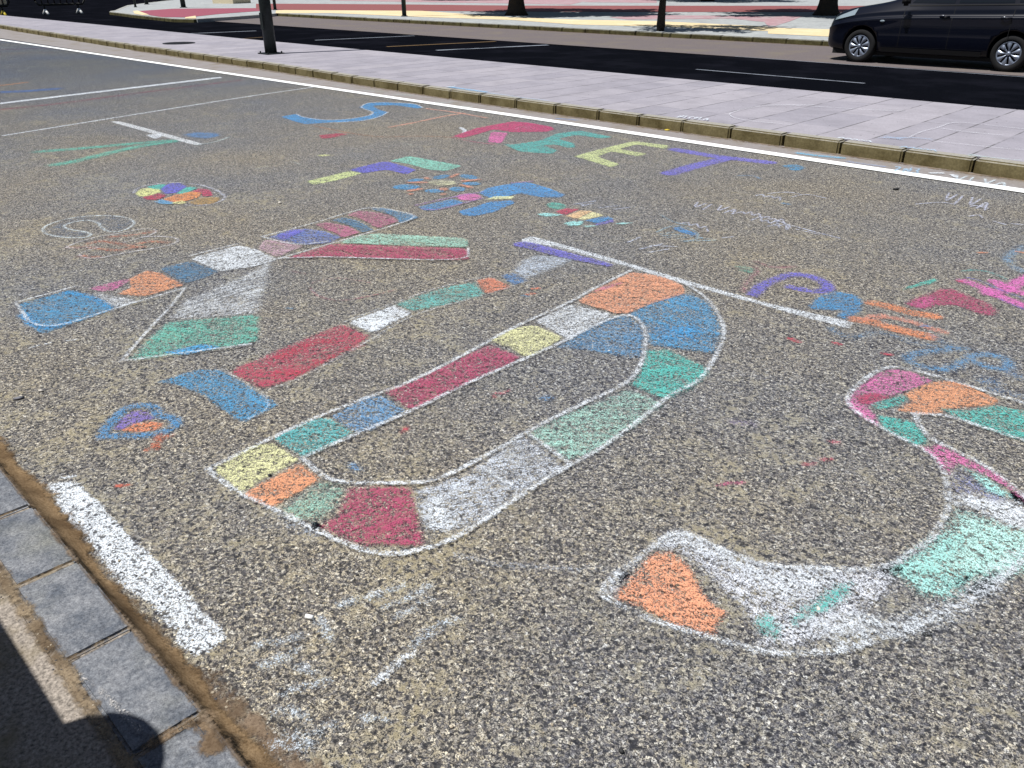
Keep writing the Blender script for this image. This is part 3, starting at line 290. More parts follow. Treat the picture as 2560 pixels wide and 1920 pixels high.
('chalk_letter', 'chalk flower of blue and orange petals standing for the O of FOR', 'chalk letter', 'letters of the word FOR',0, [('petal', 'blue petal',(60,150,205),0.88,0.012,0, [(0, [(-5.111,4.466),(-5.085,4.432),(-5.072,4.386),(-5.074,4.341),(-5.09,4.308),(-5.117,4.296),(-5.148,4.308),(-5.174,4.342),(-5.188,4.387),(-5.186,4.434),(-5.17,4.467),(-5.142,4.479)])]),('petal', 'blue petal',(60,150,205),0.88,0.012,0, [(0, [(-4.864,4.567),(-4.847,4.535),(-4.861,4.506),(-4.9,4.487),(-4.956,4.484),(-5.014,4.498),(-5.057,4.525),(-5.075,4.558),(-5.062,4.588),(-5.021,4.607),(-4.964,4.609),(-4.907,4.595)])]),('petal', 'blue petal',(60,150,205),0.88,0.012,0, [(0, [(-5.16,4.229),(-5.14,4.202),(-5.134,4.163),(-5.141,4.124),(-5.16,4.094),(-5.186,4.082),(-5.213,4.09),(-5.232,4.117),(-5.24,4.156),(-5.233,4.196),(-5.213,4.226),(-5.186,4.238)])]),('petal', 'blue petal',(60,150,205),0.88,0.012,0, [(0, [(-4.969,4.033),(-4.944,3.993),(-4.948,3.943),(-4.98,3.896),(-5.032,3.864),(-5.089,3.857),(-5.137,3.875),(-5.163,3.915),(-5.159,3.966),(-5.127,4.014),(-5.074,4.046),(-5.016,4.053)])]),('petal', 'blue petal',(60,150,205),0.88,0.012,0, [(0, [(-4.696,4.442),(-4.682,4.414),(-4.688,4.379),(-4.711,4.346),(-4.745,4.325),(-4.782,4.32),(-4.812,4.333),(-4.827,4.36),(-4.822,4.395),(-4.799,4.428),(-4.763,4.45),(-4.726,4.455)])]),('petal', 'blue petal',(60,150,205),0.88,0.012,0, [(0, [(-4.65,4.228),(-4.626,4.193),(-4.622,4.156),(-4.639,4.125),(-4.671,4.109),(-4.712,4.113),(-4.75,4.134),(-4.775,4.168),(-4.78,4.206),(-4.763,4.238),(-4.729,4.254),(-4.688,4.25)])]),('petal', 'blue petal',(60,150,205),0.88,0.012,0, [(0, [(-4.731,4.075),(-4.713,4.045),(-4.716,4.009),(-4.739,3.975),(-4.775,3.953),(-4.815,3.949),(-4.849,3.963),(-4.867,3.992),(-4.864,4.029),(-4.842,4.063),(-4.805,4.085),(-4.764,4.09)])]),('petal', 'orange petal',(235,150,115),0.8,0.012,0, [(0, [(-5.098,4.577),(-5.075,4.549),(-5.052,4.505),(-5.035,4.457),(-5.028,4.417),(-5.034,4.395),(-5.05,4.398),(-5.073,4.425),(-5.096,4.468),(-5.114,4.517),(-5.121,4.558),(-5.115,4.58)])]),('petal', 'orange petal',(235,150,115),0.8,0.012,0, [(0, [(-5.109,4.267),(-5.1,4.252),(-5.107,4.239),(-5.128,4.232),(-5.157,4.232),(-5.187,4.24),(-5.209,4.253),(-5.218,4.268),(-5.211,4.281),(-5.19,4.288),(-5.16,4.288),(-5.131,4.28)])]),('petal', 'orange petal',(235,150,115),0.8,0.012,0, [(0, [(-5.024,4.183),(-5.022,4.163),(-5.04,4.129),(-5.074,4.091),(-5.115,4.059),(-5.152,4.04),(-5.175,4.041),(-5.178,4.061),(-5.159,4.094),(-5.125,4.133),(-5.083,4.166),(-5.046,4.184)])]),('petal', 'orange petal',(235,150,115),0.8,0.012,0, [(0, [(-4.795,4.549),(-4.789,4.525),(-4.796,4.484),(-4.814,4.437),(-4.838,4.395),(-4.862,4.371),(-4.88,4.37),(-4.887,4.393),(-4.881,4.433),(-4.863,4.481),(-4.838,4.523),(-4.813,4.548)])]),('petal', 'orange petal',(235,150,115),0.8,0.012,0, [(0, [(-4.619,4.296),(-4.618,4.282),(-4.643,4.27),(-4.686,4.264),(-4.736,4.265),(-4.781,4.273),(-4.807,4.286),(-4.808,4.3),(-4.783,4.312),(-4.739,4.318),(-4.688,4.317),(-4.645,4.309)])]),('petal', 'orange petal',(235,150,115),0.8,0.012,0, [(0, [(-4.741,4.126),(-4.726,4.105),(-4.722,4.082),(-4.731,4.063),(-4.752,4.054),(-4.777,4.057),(-4.801,4.07),(-4.817,4.092),(-4.821,4.115),(-4.812,4.134),(-4.791,4.143),(-4.765,4.14)])]),('petal', 'orange petal',(235,150,115),0.8,0.012,0, [(0, [(-4.895,4.007),(-4.883,3.984),(-4.88,3.946),(-4.887,3.902),(-4.901,3.865),(-4.92,3.844),(-4.937,3.845),(-4.949,3.867),(-4.953,3.905),(-4.946,3.948),(-4.932,3.986),(-4.913,4.007)])]),('petal', 'orange petal',(235,150,115),0.8,0.012,0, [(0, [(-4.623,4.009),(-4.612,3.995),(-4.611,3.978),(-4.618,3.964),(-4.633,3.957),(-4.651,3.958),(-4.668,3.967),(-4.679,3.982),(-4.681,3.998),(-4.673,4.012),(-4.658,4.02),(-4.64,4.019)])]),('petal', 'orange petal',(235,150,115),0.8,0.012,0, [(0, [(-4.813,3.835),(-4.805,3.823),(-4.804,3.81),(-4.81,3.798),(-4.823,3.791),(-4.838,3.791),(-4.852,3.798),(-4.861,3.81),(-4.862,3.823),(-4.856,3.835),(-4.843,3.842),(-4.827,3.842)])]),('flower_centre', None,(235,235,190),0.6,0.012,0, [(0, [(-4.849,4.309),(-4.822,4.263),(-4.826,4.208),(-4.86,4.158),(-4.914,4.125),(-4.975,4.119),(-5.026,4.142),(-5.055,4.187),(-5.052,4.244),(-5.018,4.296),(-4.962,4.328),(-4.9,4.333)])])]),
('chalk_letter', 'blue chalk letter R with a pink spot and yellow stripe, last of the word FOR', 'chalk letter', 'letters of the word FOR',0, [('fill_patch', None,(55,145,210),0.86,0.012,0, [(0, [(-4.519,3.631),(-4.512,3.963),(-4.359,3.942),(-4.348,3.639),(-4.42,3.592)])]),('fill_patch', None,(50,150,220),0.9,0.012,0, [(0, [(-4.502,4.217),(-4.568,4.388),(-4.534,4.625),(-4.468,4.744),(-4.238,4.717),(-3.966,4.636),(-3.943,4.54),(-4.061,4.445),(-4.257,4.43),(-4.255,4.262),(-4.31,4.159)])]),('fill_patch', None,(40,145,215),0.92,0.012,0, [(0, [(-4.216,3.742),(-4.212,3.921),(-4.247,4.071),(-4.15,4.233),(-4.073,4.189),(-4.007,3.897),(-4.031,3.728),(-4.106,3.698)])]),('fill_patch', None,(240,245,190),0.9,0.012,0, [(0, [(-4.309,4.107),(-4.333,4.229),(-4.218,4.337),(-4.174,4.258)])]),('fill_patch', None,(235,120,195),0.9,0.012,0, [(0, [(-4.383,4.142),(-4.352,4.095),(-4.348,4.043),(-4.372,4.0),(-4.417,3.977),(-4.473,3.981),(-4.524,4.01),(-4.557,4.057),(-4.562,4.11),(-4.538,4.154),(-4.491,4.177),(-4.434,4.173)])]),('outline', None,(165,120,200),0.7,0.008,0, [(0.03, [(-4.557,3.641),(-4.539,4.035),(-4.489,4.256)]),(0.03, [(-4.451,3.607),(-4.336,3.65),(-4.347,3.954),(-4.346,4.119)]),(0.03, [(-4.534,4.625),(-4.454,4.777)])])]),
('chalk_drawing', 'small chalk bug with a green head and striped crimson, orange and blue body', 'chalk drawing', None,0, [('head', None,(80,190,175),0.75,0.012,0, [(0, [(-3.732,4.376),(-3.711,4.334),(-3.714,4.296),(-3.741,4.27),(-3.785,4.263),(-3.834,4.278),(-3.876,4.311),(-3.899,4.353),(-3.896,4.393),(-3.868,4.419),(-3.823,4.425),(-3.773,4.409)])]),('body_stripe', None,(195,25,85),0.95,0.012,0, [(0, [(-3.711,4.22),(-3.709,4.331),(-3.62,4.393),(-3.586,4.177)])]),('body_stripe', None,(240,200,150),0.95,0.012,0, [(0, [(-3.577,4.178),(-3.594,4.374),(-3.514,4.407),(-3.461,4.166)])]),('body_stripe', None,(245,240,180),0.95,0.012,0, [(0, [(-3.461,4.166),(-3.51,4.402),(-3.381,4.372),(-3.405,4.199)])]),('body_stripe', None,(40,140,205),0.95,0.012,0, [(0, [(-3.404,4.172),(-3.368,4.368),(-3.279,4.358),(-3.293,4.186)])]),('body_stripe', None,(120,110,215),0.8,0.012,0, [(0, [(-3.298,4.143),(-3.276,4.341),(-3.229,4.287),(-3.25,4.132)])]),('leg', None,(165,240,240),0.85,0.012,0, [(0, [(-3.744,4.062),(-3.744,4.134),(-3.587,4.19),(-3.646,4.063)])]),('leg', None,(170,245,245),0.9,0.012,0, [(0, [(-3.461,4.016),(-3.45,4.105),(-3.392,4.171),(-3.342,4.074),(-3.381,4.0)])]),('leg', None,(180,245,245),0.85,0.012,0, [(0, [(-3.2,4.256),(-3.177,4.316),(-3.112,4.358),(-3.157,4.25)])]),('leg', None,(170,245,245),0.8,0.012,0, [(0, [(-3.325,4.053),(-3.292,4.11),(-3.238,4.142),(-3.274,4.052)])])]),
('chalk_drawing', 'blue chalk eye ringed by scribbled white strokes right of the striped bug', 'chalk drawing', None,0, [('pupil', None,(45,135,200),0.88,0.012,0, [(0, [(-2.873,4.432),(-2.857,4.503),(-2.677,4.446),(-2.643,4.379),(-2.776,4.395)])]),('stroke', None,(150,205,235),0.6,0.008,0, [(0.02, [(-2.885,4.291),(-2.903,4.422),(-2.884,4.516),(-2.771,4.51),(-2.655,4.439),(-2.629,4.358)]),(0.02, [(-3.114,4.658),(-2.927,4.552),(-2.806,4.591)]),(0.02, [(-2.844,4.259),(-2.803,4.369)]),(0.02, [(-2.806,4.242),(-2.747,4.351)]),(0.02, [(-2.757,4.236),(-2.705,4.355)]),(0.02, [(-2.705,4.25),(-2.659,4.364)]),(0.02, [(-2.661,4.224),(-2.505,4.39)]),(0.02, [(-2.623,4.363),(-2.511,4.401)]),(0.02, [(-2.632,4.218),(-2.595,4.372)])])]),
('chalk_letter', 'violet chalk letter P, first of the word PAINT', 'chalk letter', 'letters of the word PAINT',0, [('stroke', None,(105,98,215),0.8,0.02,0, [(0.075, [(-1.853,3.7),(-1.897,3.868),(-1.878,4.028),(-1.863,4.134),(-1.797,4.179),(-1.684,4.151),(-1.613,4.071),(-1.606,3.994),(-1.672,3.947),(-1.77,3.938)])])]),
('chalk_letter', 'solid blue chalk letter A, second of the word PAINT', 'chalk letter', 'letters of the word PAINT',0, [('fill_patch', None,(35,140,200),0.84,0.02,40, [(0, [(-1.561,3.726),(-1.602,3.913),(-1.558,4.05),(-1.47,4.063),(-1.393,3.998),(-1.344,3.827),(-1.348,3.704),(-1.403,3.698),(-1.427,3.79),(-1.526,3.717)])])]),
('chalk_letter', 'three orange chalk bars read as letter N in the word PAINT', 'chalk letter', 'letters of the word PAINT',0, [('stroke', None,(240,145,90),0.82,0.02,0, [(0.09, [(-1.349,4.006),(-1.274,4.023),(-1.154,4.009),(-1.067,4.04)]),(0.09, [(-1.322,3.735),(-1.253,3.76),(-1.137,3.745),(-0.991,3.763)])]),('stroke', None,(238,155,130),0.75,0.02,0, [(0.055, [(-1.288,3.818),(-1.193,3.889),(-1.11,3.888),(-0.963,3.863)]),(0.055, [(-1.31,3.736),(-1.242,3.872)])]),('stroke', None,(60,140,200),0.7,0.008,0, [(0.02, [(-1.061,3.856),(-1.034,3.901)]),(0.02, [(-1.06,3.885),(-1.032,3.88)])])]),
('chalk_letter', 'crimson angled chalk stroke read as letter I in the word PAINT', 'chalk letter', 'letters of the word PAINT',0, [('fill_patch', None,(180,25,100),0.84,0.02,-40, [(0, [(-1.237,4.124),(-1.215,4.283),(-1.176,4.474),(-1.129,4.508),(-0.932,4.416),(-0.86,4.333),(-0.855,4.243),(-0.898,4.212),(-1.04,4.269),(-1.106,4.184),(-1.118,4.107),(-1.195,4.087)])]),('fill_patch', None,(225,95,165),0.72,0.03,-40, [(0, [(-1.226,4.124),(-1.204,4.27),(-1.158,4.337),(-1.115,4.196),(-1.143,4.083)])])]),
('chalk_letter', 'bright pink chalk letter cut by the right edge of the picture', 'chalk letter', 'letters of the word PAINT',0, [('stroke', None,(238,110,200),0.88,0.02,0, [(0.085, [(-1.124,4.674),(-1.03,4.651),(-0.929,4.556),(-0.788,4.498),(-0.678,4.444)]),(0.085, [(-0.999,4.781),(-0.935,4.717),(-0.838,4.69),(-0.733,4.674)]),(0.085, [(-0.974,4.56),(-0.919,4.66),(-0.9,4.927),(-0.869,5.115)])]),('outline', None,(120,115,215),0.6,0.008,0, [(0.025, [(-1.134,4.742),(-1.056,4.739),(-0.947,4.658),(-0.814,4.597)]),(0.025, [(-0.905,4.51),(-0.772,4.438)])])]),
('chalk_drawing', 'short teal chalk dash above the crimson stroke', 'chalk drawing', None,0, [('fill_patch', None,(60,200,185),0.85,0.01,20, [(0, [(-1.31,4.299),(-1.32,4.374),(-1.289,4.504),(-1.267,4.615),(-1.233,4.596),(-1.244,4.497),(-1.28,4.413)])])]),
('chalk_drawing', 'wavy light blue chalk scroll below the orange bars', 'chalk drawing', None,0, [('stroke', None,(80,155,210),0.66,0.025,0, [(0.06, [(-0.836,3.733),(-0.915,3.632),(-0.971,3.527),(-0.978,3.438),(-0.908,3.408),(-0.823,3.436),(-0.795,3.518),(-0.78,3.677),(-0.736,3.752),(-0.663,3.756),(-0.631,3.69),(-0.635,3.624),(-0.692,3.601),(-0.753,3.621),(-0.779,3.645)])]),('faint_stroke', None,(80,145,195),0.5,0.03,0, [(0.055, [(-1.363,3.547),(-1.242,3.476),(-1.208,3.6),(-1.187,3.668),(-1.105,3.663),(-0.991,3.636),(-0.872,3.725)]),(0.055, [(-0.978,3.784),(-0.915,3.736),(-0.841,3.72)])])]),
('chalk_drawing', 'blue chalk smudge outside the top edge of the letter S', 'chalk drawing', None,0, [('stroke', None,(70,140,200),0.5,0.04,0, [(0.07, [(-0.667,3.443),(-0.646,3.493),(-0.627,3.455)]),(0.07, [(-0.607,3.388),(-0.571,3.409),(-0.5,3.396)]),(0.07, [(-0.601,3.596),(-0.549,3.586)])])]),
('chalk_drawing', 'faint green and blue chalk arcs above the pink letter', 'chalk drawing', None,0, [('stroke', None,(80,190,190),0.55,0.01,0, [(0.03, [(-1.188,4.837),(-1.153,4.92),(-1.085,4.936),(-0.98,4.877)])]),('stroke', None,(120,175,220),0.55,0.03,0, [(0.07, [(-1.067,5.607),(-1.089,5.427),(-1.079,5.254),(-1.021,5.135),(-0.933,5.053)])]),('stroke', None,(240,150,100),0.65,0.008,0, [(0.03, [(-1.074,5.442),(-1.036,5.446)]),(0.03, [(-1.232,5.26),(-1.198,5.298)])])]),
('chalk_drawing', 'small green and dull pink chalk curl above the violet P', 'chalk drawing', None,0, [('stroke', None,(95,170,150),0.6,0.02,0, [(0.05, [(-2.139,4.042),(-2.08,4.069),(-2.026,4.011),(-2.093,4.002)])]),('stroke', None,(190,100,130),0.55,0.02,0, [(0.04, [(-1.917,3.707),(-1.976,3.848),(-2.012,4.025),(-2.082,4.124)]),(0.04, [(-2.115,4.194),(-1.988,4.148),(-1.91,4.26)])])]),
('chalk_drawing', 'chalk heart with a blue rim and violet and orange filling near the kerb', 'chalk drawing', None,0, [('fill_patch', None,(130,105,205),0.75,0.012,0, [(0, [(-2.851,0.787),(-2.925,0.842),(-2.944,0.899),(-2.909,0.952),(-2.839,0.937),(-2.81,0.953),(-2.84,0.899),(-2.826,0.828)])]),('fill_patch', None,(238,140,90),0.82,0.012,0, [(0, [(-2.826,0.803),(-2.845,0.858),(-2.82,0.913),(-2.757,0.943),(-2.736,0.898),(-2.763,0.845)])]),('outline', None,(50,140,200),0.78,0.015,0, [(0.05, [(-2.835,0.739),(-2.891,0.778),(-2.959,0.847),(-2.99,0.9),(-2.962,0.947),(-2.915,0.973),(-2.837,0.952),(-2.803,0.973),(-2.76,0.989),(-2.704,0.958),(-2.7,0.904),(-2.741,0.835),(-2.802,0.776),(-2.835,0.739)])]),('stroke', None,(215,105,60),0.66,0.008,0, [(0.03, [(-2.624,0.815),(-2.625,0.84),(-2.659,0.885),(-2.659,0.92)]),(0.03, [(-2.69,0.89),(-2.649,0.851),(-2.601,0.842)])])]),
('chalk_drawing', 'white outlined chalk spiral with a dull blue filling', 'chalk drawing', None,0, [('fill_patch', None,(75,105,140),0.48,0.02,0, [(0, [(-5.85,1.515),(-6.027,1.714),(-6.009,1.855),(-5.905,1.974),(-5.761,2.036),(-5.613,2.027),(-5.523,1.938),(-5.482,1.845),(-5.541,1.808),(-5.746,1.842),(-5.915,1.82),(-5.934,1.743),(-5.871,1.646),(-5.735,1.643),(-5.614,1.702),(-5.537,1.703),(-5.494,1.643),(-5.56,1.581),(-5.717,1.514)])]),('outline', None,(225,240,250),0.72,0.008,0, [(0.024, [(-5.531,1.708),(-5.478,1.652),(-5.554,1.579),(-5.703,1.509),(-5.856,1.509),(-5.982,1.579),(-6.049,1.714),(-6.025,1.861),(-5.921,1.98),(-5.77,2.04),(-5.609,2.03),(-5.505,1.954),(-5.457,1.85),(-5.527,1.803),(-5.682,1.825),(-5.796,1.853),(-5.915,1.82),(-5.934,1.743),(-5.886,1.651),(-5.775,1.642),(-5.628,1.707),(-5.531,1.708)])])]),
('chalk_drawing', 'white outlined chalk cloud with orange scribble inside below the spiral', 'chalk drawing', None,0, [('scribble', None,(215,115,75),0.62,0.03,0, [(0.05, [(-5.346,1.506),(-5.251,1.596),(-5.051,1.673),(-5.04,1.797)]),(0.05, [(-5.331,1.619),(-5.349,1.704),(-5.106,1.767),(-5.008,1.827)]),(0.05, [(-5.384,1.776),(-5.311,1.881),(-5.298,2.02)]),(0.05, [(-5.107,1.832),(-5.097,1.909),(-4.992,1.975)]),(0.05, [(-5.1,1.486),(-5.036,1.517),(-5.007,1.56)])]),('outline', None,(225,225,235),0.62,0.008,0, [(0.022, [(-5.336,1.482),(-5.401,1.553),(-5.444,1.719),(-5.415,1.818),(-5.421,1.996),(-5.351,2.044),(-5.271,2.028),(-5.216,1.954),(-5.212,1.869),(-5.191,1.787)]),(0.022, [(-5.217,1.917),(-5.197,1.953),(-5.121,2.026),(-5.04,2.05),(-4.975,2.043),(-4.918,1.978),(-4.93,1.836),(-4.975,1.698),(-4.968,1.551),(-5.048,1.481),(-5.145,1.489),(-5.188,1.559),(-5.198,1.646),(-5.268,1.547),(-5.336,1.482)])])]),
('chalk_drawing', 'chalk ball filled with yellow, violet, crimson and orange patches', 'chalk drawing', None,0, [('fill_patch', None,(235,240,160),0.95,0.012,0, [(0, [(-6.436,2.375),(-6.561,2.472),(-6.476,2.59),(-6.334,2.542),(-6.263,2.4),(-6.319,2.347)])]),('fill_patch', None,(70,190,180),0.95,0.012,0, [(0, [(-6.585,2.524),(-6.596,2.627),(-6.536,2.683),(-6.398,2.571),(-6.458,2.533)])]),('fill_patch', None,(100,100,215),0.95,0.012,0, [(0, [(-6.423,2.566),(-6.563,2.696),(-6.519,2.776),(-6.338,2.757),(-6.203,2.595),(-6.242,2.523)])]),('fill_patch', None,(70,195,185),0.95,0.012,0, [(0, [(-6.203,2.595),(-6.351,2.763),(-6.253,2.8),(-6.186,2.717),(-6.096,2.592)])]),('fill_patch', None,(190,25,80),0.95,0.012,0, [(0, [(-6.269,2.36),(-6.299,2.504),(-6.175,2.518),(-6.098,2.405),(-6.164,2.342)])]),('fill_patch', None,(195,25,90),0.95,0.012,0, [(0, [(-6.166,2.701),(-6.216,2.798),(-6.108,2.827),(-5.918,2.76),(-5.925,2.686),(-6.066,2.724)])]),('fill_patch', None,(240,150,80),0.95,0.012,0, [(0, [(-6.088,2.431),(-6.154,2.572),(-6.161,2.705),(-6.067,2.741),(-5.94,2.654),(-5.897,2.513),(-5.95,2.43)])]),('fill_patch', None,(170,135,75),0.95,0.012,0, [(0, [(-5.857,2.519),(-5.924,2.653),(-5.846,2.759),(-5.76,2.74),(-5.678,2.64),(-5.709,2.531)])]),('fill_patch', None,(90,165,215),0.95,0.012,0, [(0, [(-6.061,2.358),(-6.088,2.431),(-5.918,2.461),(-5.883,2.414),(-5.959,2.358)])]),('fill_patch', None,(240,240,165),0.95,0.012,0, [(0, [(-5.927,2.42),(-5.942,2.519),(-5.852,2.523),(-5.835,2.459)])]),('outline', None,(215,220,240),0.6,0.008,0, [(0.03, [(-6.43,2.363),(-6.605,2.468),(-6.611,2.651),(-6.495,2.799),(-6.22,2.868),(-5.848,2.826),(-5.711,2.737),(-5.656,2.582),(-5.785,2.475)])])]),
('chalk_letter', 'chalk letter A with green legs and a thick white bar near the left edge', 'chalk letter', None,0, [('stroke', 'green leg strokes',(90,200,180),0.74,0.05,0, [(0.16, [(-8.79,2.447),(-8.672,2.715),(-8.564,3.144),(-8.401,3.597)]),(0.16, [(-8.02,2.335),(-8.071,2.563),(-8.252,2.95),(-8.351,3.217),(-8.356,3.551)])]),('fill_patch', 'white bar',(235,240,245),0.92,0.012,0, [(0, [(-10.126,3.618),(-10.042,3.718),(-7.992,3.719),(-7.964,3.62)])]),('fill_patch', 'small white patch',(238,246,255),0.9,0.012,0, [(0, [(-8.923,3.521),(-8.889,3.695),(-8.685,3.603),(-8.607,3.494)])]),('fill_patch', 'blue blotch',(70,140,205),0.75,0.04,0, [(0, [(-8.664,3.808),(-8.68,3.985),(-8.489,4.114),(-8.289,4.063),(-8.217,3.883),(-8.414,3.79)])]),('stroke', None,(215,235,235),0.6,0.008,0, [(0.04, [(-7.984,3.642),(-7.973,3.822),(-8.154,4.096)])])]),
('road_marking', 'broad white painted bay line across the upper left', 'road marking', 'white painted road markings',0, [('paint', None,(238,246,255),1.1,0.02,0, [(0, [(-12.716,2.923),(-12.833,3.241),(-13.515,6.779),(-13.319,6.719),(-12.685,3.199),(-12.574,2.885)])])]),
('road_marking', 'thin white painted line crossing the bay from the left edge to the white edge line', 'road marking', 'white painted road markings',0, [('paint', None,(238,246,255),0.78,0.01,0, [(0.05, [(-10.024,2.482),(-10.425,3.964),(-10.953,5.99),(-11.141,7.11)])])]),
('chalk_drawing', 'long dull crimson chalk line beside the broad white bay line', 'chalk drawing', None,0, [('stroke', None,(160,25,75),0.62,0.06,0, [(0.13, [(-12.144,2.907),(-12.105,3.706),(-12.359,4.592),(-12.783,6.745)])])]),
('chalk_drawing', 'blue chalk streak at the left edge', 'chalk drawing', None,0, [('stroke', None,(30,100,175),0.78,0.08,0, [(0.32, [(-14.172,3.409),(-13.879,3.858),(-13.87,4.244)])])]),
('chalk_drawing', 'orange chalk streak at the left edge above the blue streak', 'chalk drawing', None,0, [('stroke', None,(220,150,90),0.75,0.03,0, [(0.1, [(-14.945,3.728),(-14.995,4.026),(-15.115,4.272)])])]),
('chalk_drawing', 'faint purple chalk bands in the far left corner of the bay', 'chalk drawing', None,0, [('stroke', None,(105,45,95),0.55,0.1,0, [(0.25, [(-22.689,5.787),(-22.47,6.576),(-22.228,6.939)])]),('stroke', None,(190,120,90),0.5,0.06,0, [(0.1, [(-21.362,5.425),(-21.201,6.1),(-20.943,6.6)])]),('stroke', None,(190,200,225),0.6,0.03,0, [(0.06, [(-23.347,5.967),(-23.166,6.436)])])]),
('chalk_drawing', 'thin wavy orange chalk line between the blue S and crimson R', 'chalk drawing', None,0, [('stroke', None,(200,125,85),0.62,0.008,0, [(0.035, [(-8.097,5.083),(-7.652,5.087),(-7.28,5.094),(-6.946,5.174),(-6.758,5.486),(-6.425,5.677)])])]),
('chalk_drawing', 'small solid crimson chalk streak below the blue S', 'chalk drawing', None,0, [('fill_patch', None,(185,25,80),0.88,0.012,0, [(0, [(-7.554,4.793),(-7.495,5.037),(-7.364,5.035),(-7.315,4.74),(-7.38,4.698)])])]),
('chalk_drawing', 'small pale yellow chalk streak above the letter F', 'chalk drawing', None,0, [('fill_patch', None,(235,240,170),0.85,0.012,0, [(0, [(-6.685,4.186),(-6.628,4.277),(-6.558,4.268),(-6.584,4.17)])])]),
('chalk_drawing', 'faint white chalk strokes above the letter F', 'chalk drawing', None,0, [('stroke', None,(220,225,215),0.55,0.008,0, [(0.03, [(-6.562,3.872),(-6.415,3.84),(-6.341,3.876)]),(0.03, [(-6.409,4.154),(-6.391,4.243)]),(0.03, [(-6.551,3.482),(-6.562,3.602)]),(0.03, [(-6.542,5.112),(-6.251,5.095)])])]),
('chalk_drawing', 'white chalk comma above the crimson R', 'chalk drawing', None,0, [('stroke', None,(238,246,255),0.95,0.008,0, [(0.05, [(-6.798,6.13),(-6.624,6.04),(-6.533,5.931)])])]),
('chalk_drawing', 'crimson chalk tick beside the big D', 'chalk drawing', None,0, [('fill_patch', None,(205,25,75),0.95,0.012,0, [(0, [(-2.075,1.518),(-2.089,1.551),(-2.093,1.576),(-2.064,1.551),(-2.06,1.52)])])]),
('chalk_drawing', 'small red chalk curl between the D and its bend', 'chalk drawing', None,0, [('stroke', None,(205,75,105),0.68,0.008,0, [(0.018, [(-2.016,1.951),(-2.04,1.968),(-2.034,1.995),(-2.01,1.991),(-2.018,2.039)])])]),
('chalk_drawing', 'short pink chalk stroke inside the big D and S gap', 'chalk drawing', None,0, [('stroke', None,(225,85,145),0.68,0.008,0, [(0.02, [(-1.045,2.028),(-1.03,2.061),(-0.998,2.102)])])]),
('chalk_drawing', 'faint lilac chalk smudge right of the big D', 'chalk drawing', None,0, [('stroke', None,(200,180,230),0.52,0.03,0, [(0.04, [(-1.234,2.434),(-1.203,2.458),(-1.169,2.473)])])]),
('chalk_drawing', 'faint red chalk ticks inside the curve of the big S', 'chalk drawing', None,0, [('stroke', None,(225,70,110),0.68,0.012,0, [(0.025, [(-0.899,2.348),(-0.88,2.377)]),(0.025, [(-0.87,2.417),(-0.851,2.44)]),(0.025, [(-0.9,2.554),(-0.883,2.564)])])]),
('chalk_drawing', 'small red chalk spots left of the wavy blue scroll', 'chalk drawing', None,0, [('spot', None,(205,30,70),0.8,0.008,0, [(0.03, [(-1.447,3.297),(-1.435,3.306)]),(0.03, [(-1.067,3.435),(-1.04,3.444)]),(0.03, [(-1.42,3.288),(-1.394,3.294)]),(0.03, [(-1.275,3.391),(-1.249,3.394)]),(0.03, [(-1.151,4.648),(-1.135,4.656)])])]),
('chalk_drawing', 'orange and blue chalk spots below the faint white block', 'chalk drawing', None,0, [('spot', None,(235,125,85),0.68,0.008,0, [(0.03, [(-2.712,2.876),(-2.697,2.914)]),(0.03, [(-2.749,2.96),(-2.733,2.988)])]),('spot', None,(60,160,215),0.7,0.008,0, [(0.02, [(-2.718,2.847),(-2.686,2.858)])])]),
('chalk_drawing', 'small orange chalk spot near the worn white dash', 'chalk drawing', None,0, [('spot', None,(225,95,60),0.68,0.008,0, [(0.025, [(-2.471,0.651),(-2.452,0.674)])])]),
('chalk_drawing', 'small blue chalk smudge inside the big D', 'chalk drawing', None,0, [('spot', None,(90,165,225),0.58,0.02,0, [(0.04, [(-2.02,1.267),(-1.984,1.261)]),(0.04, [(-1.875,2.086),(-1.856,2.098)])])]),
('chalk_drawing', 'faint crimson ring and strokes inside the arms of the K', 'chalk drawing', None,0, [('stroke', None,(190,70,110),0.5,0.012,0, [(0.018, [(-3.686,2.165),(-3.689,2.279),(-3.635,2.356),(-3.547,2.388),(-3.466,2.414)]),(0.018, [(-3.93,2.223),(-3.843,2.251)]),(0.018, [(-3.63,2.143),(-3.503,2.096),(-3.389,2.113),(-3.323,2.175),(-3.291,2.299),(-3.271,2.437)])]),('stroke', None,(238,246,255),0.42,0.01,0, [(0.02, [(-3.672,2.282),(-3.614,2.35)]),(0.02, [(-3.595,2.128),(-3.5,2.123)]),(0.02, [(-3.636,2.476),(-3.589,2.603)])]),('spot', None,(70,160,210),0.65,0.008,0, [(0.02, [(-3.455,1.893),(-3.427,1.909)])])]),
('chalk_drawing', 'small blue chalk blot beside the violet T near the edge line', 'chalk drawing', None,0, [('blot', None,(60,150,200),0.85,0.02,0, [(0.1, [(-3.224,6.732),(-3.203,6.818),(-3.122,6.764),(-3.125,6.665)])])]),
('chalk_drawing', 'two tiny blue chalk marks right of the violet T', 'chalk drawing', None,0, [('stroke', None,(130,180,225),0.6,0.008,0, [(0.03, [(-3.347,6.121),(-3.274,6.219),(-3.168,6.144)])]),('spot', None,(50,150,210),0.85,0.008,0, [(0.04, [(-2.645,5.538),(-2.602,5.543)])])]),
